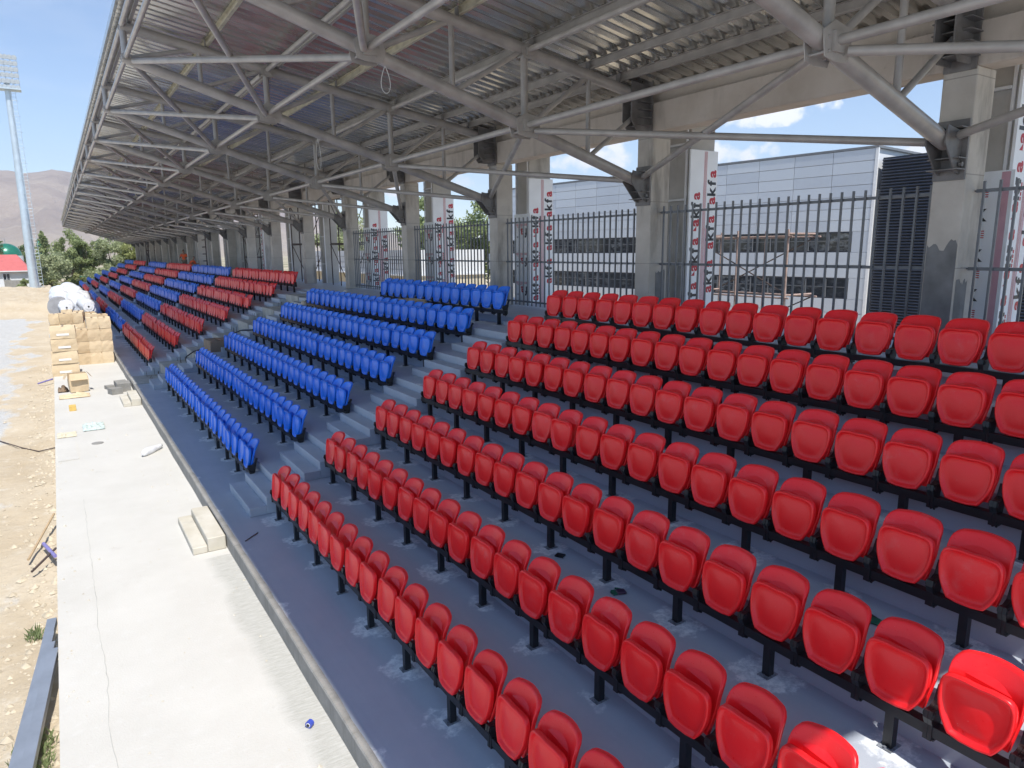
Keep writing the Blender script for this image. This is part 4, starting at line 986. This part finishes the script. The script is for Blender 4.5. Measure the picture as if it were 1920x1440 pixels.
# wrapped bundles
def bundle(x, y, z, r, L_, label, face=True, sq=1.0, rz=0, seed=0):
    t = empty('wrapped_bundle', (x, y, z), label, 'bundle', 'white plastic bundles piled on the slab', rz=rz)
    g = MB(); g.sm = True; n = 36; k = 22; vs = []
    for j in range(k+1):
        f = j/k; e = min(f, 1-f)/.14; rr = r*(min(1, e)**.35 if e < 1 else 1)*(1 if not (face and f < .1) else 1)
        for i in range(n):
            a = 2*math.pi*i/n; q = rr*(1+.10*noise.noise(Vector((math.cos(a)*2+seed, math.sin(a)*2, f*6)))+.07*noise.noise(Vector((math.cos(a)*5, math.sin(a)*5, f*9+seed))))
            vs.append((q*math.cos(a), f*L_, max(-r*.86, q*math.sin(a)*sq)))
    g.add(vs, [(j*n+i, j*n+(i+1) % n, (j+1)*n+(i+1) % n, (j+1)*n+i) for j in range(k) for i in range(n)]+[tuple(range(n)), tuple(range(k*n, (k+1)*n))])
    link('wrap', fixn(g.mesh('wrap', M_WRAP)), t)
    if face:
        g = MB(); g.tube((0, -.03, 0), (0, .1, 0), r*.72, 20); g.tube((0, -.05, 0), (0, .0, 0), r*.45, 18); link('roll_end', g.mesh('roll_end', M_WRAP), t)
        g = MB(); g.tube((0, -.056, 0), (0, -.045, 0), r*.13, 10); link('core_hole', g.mesh('core_hole', M_BLACK), t)
B = [(.32, 43.2, 1.82, .37, 4, 'big white roll with a dark core, left of the pair above the cartons', 1), (1.30, 43.0, 1.84, .36, 4, 'big white roll with a dark core, right of the pair above the cartons', 1),
     (-.18, 41.6, .45, .40, 2, 'rounded white bag at the slab edge left of the cartons', 0), (-.1, 41.8, 1.15, .36, 2, 'small white bag on top of the bag at the slab edge', 0),
     (.4, 43.5, .5, .5, 6, 'white bundle under the left roll', 0), (1.4, 43.5, .52, .5, 6, 'white bundle under the right roll by the kerb', 0),
     (.0, 48.5, 1.5, .55, 4, 'white wrapped bundle behind the left roll at the slab edge', 0), (.95, 48.2, 1.75, .55, 4, 'white wrapped bundle on top in the middle of the pile', 0), (1.6, 48.8, 1.2, .45, 5, 'white wrapped bundle leaning to the kerb in mid-pile', 0),
     (.3, 54, 1.55, .6, 5, 'farther white bundle on the left of the pile', 1), (1.25, 54.5, 1.45, .6, 5, 'farther white bundle on the right of the pile', 1),
     (.2, 60.5, 1.6, .6, 5, 'white bundle near the far end, left side', 0), (1.1, 61, 1.7, .6, 5, 'white bundle near the far end, right side', 0), (.6, 67, 1.5, .7, 6, 'last white bundle at the far end of the pile', 0),
     (.3, 50, .5, .5, 22, 'long low white bundle forming the base of the pile, slab side', 0), (1.35, 50, .5, .5, 22, 'long low white bundle forming the base of the pile, kerb side', 0)]
for i, b in enumerate(B): bundle(b[0], b[1], b[2], b[3], b[4], b[5], bool(b[6]), seed=i*3, rz=random.uniform(-.06, .06))
t = empty('dark_foam_roll', (.5, 42.9, 1.3), 'dark grey foam roll arching behind the left white roll', 'roll')  # this thing is a dark grey foam roll, no drum
g = MB(); g.tube((-.02, 44.0, 1.80), (-.02, 45.5, 1.80), .52, 20); g.build('foam_roll', M_WRAPG, t)
# other litter on the slab
cbox(.25, 27.3, .02, .52, .42, .62, 'tall open brown carton standing alone on the slab', .12, 301, tape=False, open_=True)
def crumple(name, x, y, z, w, d, h, mat, label, cat, seed=0, n=10, rz=0):
    g = MB(); vs = []
    for j in range(n+1):
        for i in range(n+1):
            u_, v_ = i/n-.5, j/n-.5; e = (1-(2*abs(u_))**4)*(1-(2*abs(v_))**4)
            q = noise.fractal(Vector((u_*4+seed, v_*4, seed)), .9, 2.1, 4)
            vs.append((x+u_*w+.05*w*noise.noise(Vector((v_*6, seed, 1))), y+v_*d+.05*d*noise.noise(Vector((u_*6, seed, 2))), z+.006+h*max(0, .25+.75*abs(q)*1.4)*(.25+.75*e)))
    g.add(vs, [(j*(n+1)+i, j*(n+1)+i+1, (j+1)*(n+1)+i+1, (j+1)*(n+1)+i) for j in range(n) for i in range(n)])
    vb = [(v[0], v[1], z+.002) for v in vs]; g.add(vb, [(n*(n+1), n*(n+1)+n, n, 0)])
    o = empty(name, (x, y, z), label, cat); g.build('sheet', mat, o); return o
crumple('flattened_carton', .1, 26.4, 0, .85, .75, .12, M_CARD, 'crumpled flattened brown carton lying before the open box', 'cardboard', 3)
crumple('torn_carton', -.2, 27.6, 0, .3, .5, .22, M_CARDD, 'small torn dark carton piece left of the open box', 'cardboard', 5)
crumple('plastic_sheet', .42, 21.3, 0, .5, .9, .10, simple('pale_green_film', (.55, .64, .60), .25, 0, .1), 'crumpled pale green plastic film on the slab', 'plastic film', 9, 14)
crumple('cardboard_strips', -.2, 20.7, 0, .42, .6, .05, simple('cream_card', (.62, .56, .42), .8, 0, .15), 'cream cardboard strips at the left slab edge', 'cardboard', 11)
t = empty('board_offcut', (-.22, 18.9, 0), 'thin grey-white flat board lying at the left slab edge', 'board')
g = MB(); g.obox((-.22, 18.9, .014), (.40, 1.75, .02), Matrix.Rotation(.02, 3, 'Z')); g.build('board', M_SLAB, t)
t = empty('round_lid', (.42, 19.35, 0), 'flat grey oval lid on the slab', 'lid'); g = MB(); g.tube((.42, 19.35, .002), (.42, 19.35, .012), .13, 20); g.build('lid', M_KERB, t)
t = empty('yellow_block', (-.02, 24.0, 0), 'small yellow box alone on the white slab', 'box'); g = MB(); g.bbox(-.09, .09, 23.88, 24.1, 0, .16, .01); g.build('carton', simple('yellow_card', (.62, .42, .12), .7), t)
t = empty('plastic_roll', (1.42, 17.7, 0), 'slack roll of translucent white plastic lying near the kerb', 'plastic roll')
g = MB(); g.sm = True; n = 12; k = 10; vs = []
for j in range(k+1):
    f = j/k; rr = (.10+.03*math.sin(f*5))*(min(1, 8*min(f+.02, 1-f+.02))**.4)
    for i in range(n): a = 2*math.pi*i/n; q = rr*(1+.25*noise.noise(Vector((math.cos(a)*2, math.sin(a)*2, f*5)))); vs.append((1.2+f*.50+.0, 17.4+f*.55+q*math.cos(a), max(.003, .07+q*.75*math.sin(a))))
g.add(vs, [(j*n+i, j*n+(i+1) % n, (j+1)*n+(i+1) % n, (j+1)*n+i) for j in range(k) for i in range(n)]+[tuple(range(n)), tuple(range(k*n, (k+1)*n))]); g.build('film', M_WRAP, t)
t = empty('tape_roll', (1.60, 6.15, 0), 'small blue roll of tape on the slab near the kerb', 'tape roll')
M_BT = simple('blue_tape', (.05, .08, .42), .4); g = MB(); g.tube((1.58, 6.134, .036), (1.62, 6.166, .036), .035, 18); g.build('tape', M_BT, t)
g = MB(); g.tube((1.577, 6.132, .036), (1.623, 6.168, .036), .022, 14); g.build('core', M_LABEL, t); g = MB(); g.tube((1.574, 6.130, .036), (1.626, 6.170, .036), .016, 12); g.build('hole', M_BLACK, t)
# galvanised profiles leaning at the slab edge
for i, (dx, dy, dz_) in enumerate([(0, 0, 0), (-.085, .22, -.02), (-.12, .55, -.05), (-.05, .95, -.06)]):
    t = empty('steel_profile', (-.62+dx, 8.5, -.1), ['nearest bright galvanised box profile leaning on the slab edge', 'second galvanised profile, left of the nearest one', 'third galvanised profile in the bundle by the slab', 'outermost short galvanised profile of the bundle'][i], 'steel profile', 'galvanised profiles by the slab')
    a = Vector((-.505+dx*.35, 9.15+dy, .03+dz_)); b = Vector((-.93+dx, 5.0+dy*.2, -.10+dz_)); w_ = .10
    d = (b-a).normalized(); sx_ = d.cross(Vector((0, 0, 1))).normalized(); up = sx_.cross(d); g = MB()
    for (c0, sz_) in (((0, 0), (w_, .004)), ((0, -.09), (w_, .004)), ((-w_/2, -.045), (.004, .086)), ((w_/2, -.045), (.004, .086))):
        mid_ = (a+b)/2+sx_*c0[0]+up*c0[1]; g.obox(mid_, (sz_[0], (b-a).length, sz_[1]), Matrix((sx_, d, up)).transposed())
    g.build('profile', M_GALV, t)
def stick(name, p0, p1, r, mat, label, cat): t = empty(name, p0, label, cat); g = MB(); g.tube(p0, p1, r, 8); g.build('rod', mat, t)
M_PURP = simple('violet_pipe', (.20, .18, .42), .4)
stick('plastic_pipe', (-.66, 13.45, -.2), (-.49, 12.55, -.12), .03, M_PURP, 'short violet plastic pipe at the slab edge', 'pipe')
stick('plastic_pipe', (-1.0, 31.5, -.25), (-.52, 31.9, -.18), .03, M_PURP, 'blue-violet pipe on the dirt beside the front cartons', 'pipe')
stick('wooden_lath', (-.86, 12.9, -.22), (-.50, 14.6, -.08), .02, simple('pale_wood', (.45, .33, .2), .8), 'pale wooden lath lying over the rubble by the slab', 'wood')
stick('dark_branch', (-.80, 12.3, -.2), (-.48, 12.9, -.12), .018, M_SCAFD, 'dark branch crossing the rubble by the slab', 'branch')
pts = [(-4.5, 26.5), (-3, 24.6), (-2.2, 23.6), (-1.7, 22.6), (-1.2, 21.4), (-.85, 21.0), (-.47, 21.1)]
t = empty('black_cable', (-2, 23, -.3), 'thin dark cable lying across the dirt to the slab', 'cable'); g = MB(); g.path([Vector((x, y, groundz(x, y)+.02)) for x, y in pts], .014, 5); g.build('cable', M_SCAFD, t)
# weeds by the slab; first tuft's dark leaves stand in for shadow under the profiles
for (x, y, n_, s_, lb) in [(-.70, 7.6, 260, .28, 'dark green leaf tuft standing in for shadow beside the nearest slab edge'), (-.75, 10.4, 90, .14, 'small green weeds left of the steel profiles')]:
    t = empty('weed', (x, y, groundz(x, y)), lb, 'weed'); g = MB()
    for i in range(n_):
        q = s_*math.sqrt(random.random()); a = random.uniform(0, 6.28); px_, py_ = x+q*math.cos(a)*.7, y+q*math.sin(a)*1.5; zz = groundz(px_, py_); hh = random.uniform(.03, .16); b = random.uniform(0, 6.28)
        g.add([(px_, py_, zz), (px_+.02*math.cos(b), py_+.02*math.sin(b), zz+hh*.5), (px_+.05*math.cos(b), py_+.05*math.sin(b), zz+hh), (px_-.012*math.sin(b), py_+.012*math.cos(b), zz+hh*.5)], [(0, 1, 2, 3)])
    g.build('leaves', L_DARK, t)

# ------------------------------------------------------------------ odds and ends on the stand
t = empty('brown_carton', (4.45, 25.4, tier_z(2)+.002), 'large dark brown carton at the left end of the third blue row', 'box', rz=.05); link('carton', boxmesh(.72, 1.0, .52, 5, .012).mesh('carton', simple('kraft_shaded', (.24, .18, .13), .85, 0, .15, 3)), t)
g = MB(); g.box(-.03, .03, -.505, .505, .523, .526); link('packing_tape', g.mesh('packing_tape', M_TAPE), t)
cbox(7.82, 16.9, tier_z(6)+.002, .30, 1.0, .40, 'open brown carton wedged between the two upper blue rows', .03, 311, tape=False, open_=True)
t = empty('foam_piece', (6.75, 22.8, tier_z(4)+.84), 'small beige lump lying on the back of a blue seat', 'foam'); g = MB(); g.bbox(6.66, 6.78, 22.7, 22.95, tier_z(4)+.80, tier_z(4)+.98, .03); g.build('lump', simple('beige_foam', (.45, .40, .30), .8), t)
t = empty('white_pipe', (8.68, 22.1, PZ), 'thin white pipe lying on the rear walkway edge', 'pipe'); g = MB(); g.tube((8.70, 22.1, PZ+.025), (8.64, 24.6, PZ+.025), .024, 8); g.build('pipe', M_WHITE, t)
t = empty('white_pebble', (9.0, 25.2, PZ), 'small white lump on the rear walkway left of the pipe', 'lump'); g = MB(); g.bbox(8.93, 9.05, 25.1, 25.25, PZ, PZ+.09, .03); g.build('lump', M_LABEL, t)
def glove(x, y, z, rz, mA, mB, label, s_=1.0):
    t = empty('work_glove', (x, y, z), label, 'glove', rz=rz); g = MB(); g.bbox(-.05*s_, .05*s_, -.06*s_, .05*s_, .004, .03, .012); o = link('palm', g.mesh('palm', mA), t)
    for i in range(4):
        g = MB(); g.tube((-.036*s_+i*.024*s_, .048*s_, .016), (-.045*s_+i*.03*s_, (.11-.012*abs(i-1.5))*s_, .013), .0115*s_, 7, .009*s_); link('finger', g.mesh('finger', mB), t)
    g = MB(); g.tube((.045*s_, -.02*s_, .016), (.09*s_, .03*s_, .013), .013*s_, 7, .01*s_); link('thumb', g.mesh('thumb', mB), t)
M_GG = simple('green_knit', (.01, .12, .07), .8); M_GP = simple('dark_purple_rubber', (.06, .03, .07), .5)
# ------------------------------------------------------------------ workers
def skin(name, pts, edges, rad, mat, parent, lvl=2):
    me = bpy.data.meshes.new(name); me.from_pydata(pts, edges, []); o = bpy.data.objects.new(name, me); C.objects.link(o)
    mo_ = o.modifiers.new('s', 'SKIN'); sd = me.skin_vertices[0].data
    for i, r in enumerate(rad): sd[i].radius = (r, r) if isinstance(r, (int, float)) else r
    sd[0].use_root = True; s2 = o.modifiers.new('u', 'SUBSURF'); s2.levels = lvl; s2.render_levels = lvl
    dg = bpy.context.evaluated_depsgraph_get(); m2 = bpy.data.meshes.new_from_object(o.evaluated_get(dg)); bpy.data.objects.remove(o)
    m2.materials.clear(); m2.materials.append(mat)
    for p_ in m2.polygons: p_.use_smooth = True
    return link(name, m2, parent)
M_SKIN = simple('skin', (.30, .17, .11), .6, 0, .08); M_ORANGE = simple('orange_workwear', (.75, .11, .02), .7, 0, .12, 9); M_TROU = simple('khaki_trousers', (.16, .14, .10), .85, 0, .15, 9); M_HAIR = simple('dark_hair', (.02, .015, .012), .7)
def person(x, y, z, rz, label, bend=0.0, crouch=False):
    t = empty('person', (x, y, z), label, 'person', rz=rz)
    k = .45 if crouch else 1
    hip = .52 if crouch else .92
    kn = [(.10, .30, .42), (-.10, .26, .40)] if crouch else [(.10, .03, .50), (-.10, .0, .50)]
    sh = Vector((0, .02+.42*math.sin(bend), hip+.50*math.cos(bend))); nk = sh+Vector((0, .06*math.sin(bend)+.01, .10)); hd = nk+Vector((0, .05+.04*math.sin(bend), .14))
    P_ = [(0, 0, hip), tuple((Vector((0, 0, hip))+sh)/2), tuple(sh), tuple(nk), tuple(hd), tuple(hd+Vector((0, 0, .09)))]
    E_ = [(0, 1), (1, 2), (2, 3), (3, 4), (4, 5)]; R_ = [(.15, .11), (.14, .10), (.15, .10), .055, .088, .065]
    for s_, kk in ((1, kn[0]), (-1, kn[1])):
        b = len(P_); P_ += [(s_*.09, 0, hip-.06), kk, (s_*.11, -.02+(.05 if crouch else 0), .09), (s_*.12, .14, .04)]; E_ += [(0, b), (b, b+1), (b+1, b+2), (b+2, b+3)]; R_ += [.09, .06, .045, .04]
        b = len(P_); el = sh+Vector((s_*.25, .10, -.24)); ha = el+Vector((-s_*.05, .22, -.06 if not crouch else .02))
        P_ += [tuple(sh+Vector((s_*.18, 0, -.02))), tuple(el), tuple(ha), tuple(ha+Vector((0, .08, -.01)))]; E_ += [(2, b), (b, b+1), (b+1, b+2), (b+2, b+3)]; R_ += [.065, .045, .032, .035]
    skin('body', P_, E_, R_, M_SKIN, t)
    skin('orange_shirt', [P_[0], P_[1], P_[2], P_[10], tuple((Vector(P_[11])+Vector(P_[12]))/2*1.0), P_[14+0], ] if False else [P_[0], P_[1], P_[2], P_[10], P_[11], P_[18] if len(P_) > 18 else P_[10], P_[19] if len(P_) > 19 else P_[11]], [(0, 1), (1, 2), (2, 3), (3, 4), (2, 5), (5, 6)], [(.175, .135), (.165, .125), (.17, .12), .085, .062, .085, .062], M_ORANGE, t)
    skin('trousers', [P_[0], P_[6], P_[7], P_[8], P_[14], P_[15], P_[16]], [(0, 1), (1, 2), (2, 3), (0, 4), (4, 5), (5, 6)], [(.165, .125), .11, .08, .065, .11, .08, .065], M_TROU, t)
    skin('dark_hair', [tuple(hd+Vector((0, -.02, .05))), tuple(hd+Vector((0, -.01, .13)))], [(0, 1)], [.098, .08], M_HAIR, t)
person(8.95, 62.6, PZ, math.pi*.85, 'worker in an orange shirt and khaki trousers standing behind the far red seats')
person(8.90, 59.9, PZ, -math.pi*.4, 'crouching worker in orange beside the standing one behind the far seats', .7, True)

f1 = Vector((4.471, 5.913, tier_z(2))); t = empty('dark_pad', f1, 'dark square pad lying on the grey floor between the red rows', 'pad'); g = MB(); g.obox((f1.x, f1.y, f1.z+.012), (.085, .10, .014), Matrix.Rotation(.5, 3, 'Z')); g.build('pad', M_BLACK, t)
f1 = Vector((4.457, 4.879, tier_z(2))); glove(f1.x, f1.y, f1.z, 1.2, M_GP, M_GG, 'purple and green work glove on the floor between the red rows', .95)
f1 = Vector((5.24, 2.733, tier_z(3))); glove(f1.x, f1.y, f1.z, .3, M_GG, M_BLACK, 'green work glove with black fingers behind the third red row at right')
stick('bar_offcut', (1.98, 10.55, Z1+.01), (2.22, 10.78, Z1+.01), .008, M_SCAFD, 'thin dark steel offcut on the lowest terrace', 'rod')
stick('bar_offcut', (2.6, 16.2, Z1+.012), (3.0-.25, 17.3, Z1+.012), .006, M_BOLT, 'thin bright wire offcut behind the lowest blue row', 'rod')
for (pts, lb) in [([(3.5, 26.2, tier_z(1)), (3.5, 26.2, tier_z(1)+.34), (3.75, 26.1, tier_z(1)+.52), (4.05, 25.9, tier_z(1)+.62)], 'bent black handrail pipe at the left end of the second blue row'),
                  ([(4.75, 26.0, tier_z(2)+.25), (4.9, 25.9, tier_z(2)+.55), (5.25, 25.6, tier_z(2)+.75), (5.6, 25.2, tier_z(2)+.78)], 'bent black handrail pipe at the left end of the fourth blue row')]:
    t = empty('handrail', pts[0], lb, 'handrail'); g = MB(); g.path([Vector(p) for p in pts], .022, 8); g.build('pipe', M_BLACK, t)
for o in S.objects:
    if o.type == 'MESH' and not o.parent and 'kind' not in o and 'category' not in o: print('UNTAGGED', o.name)
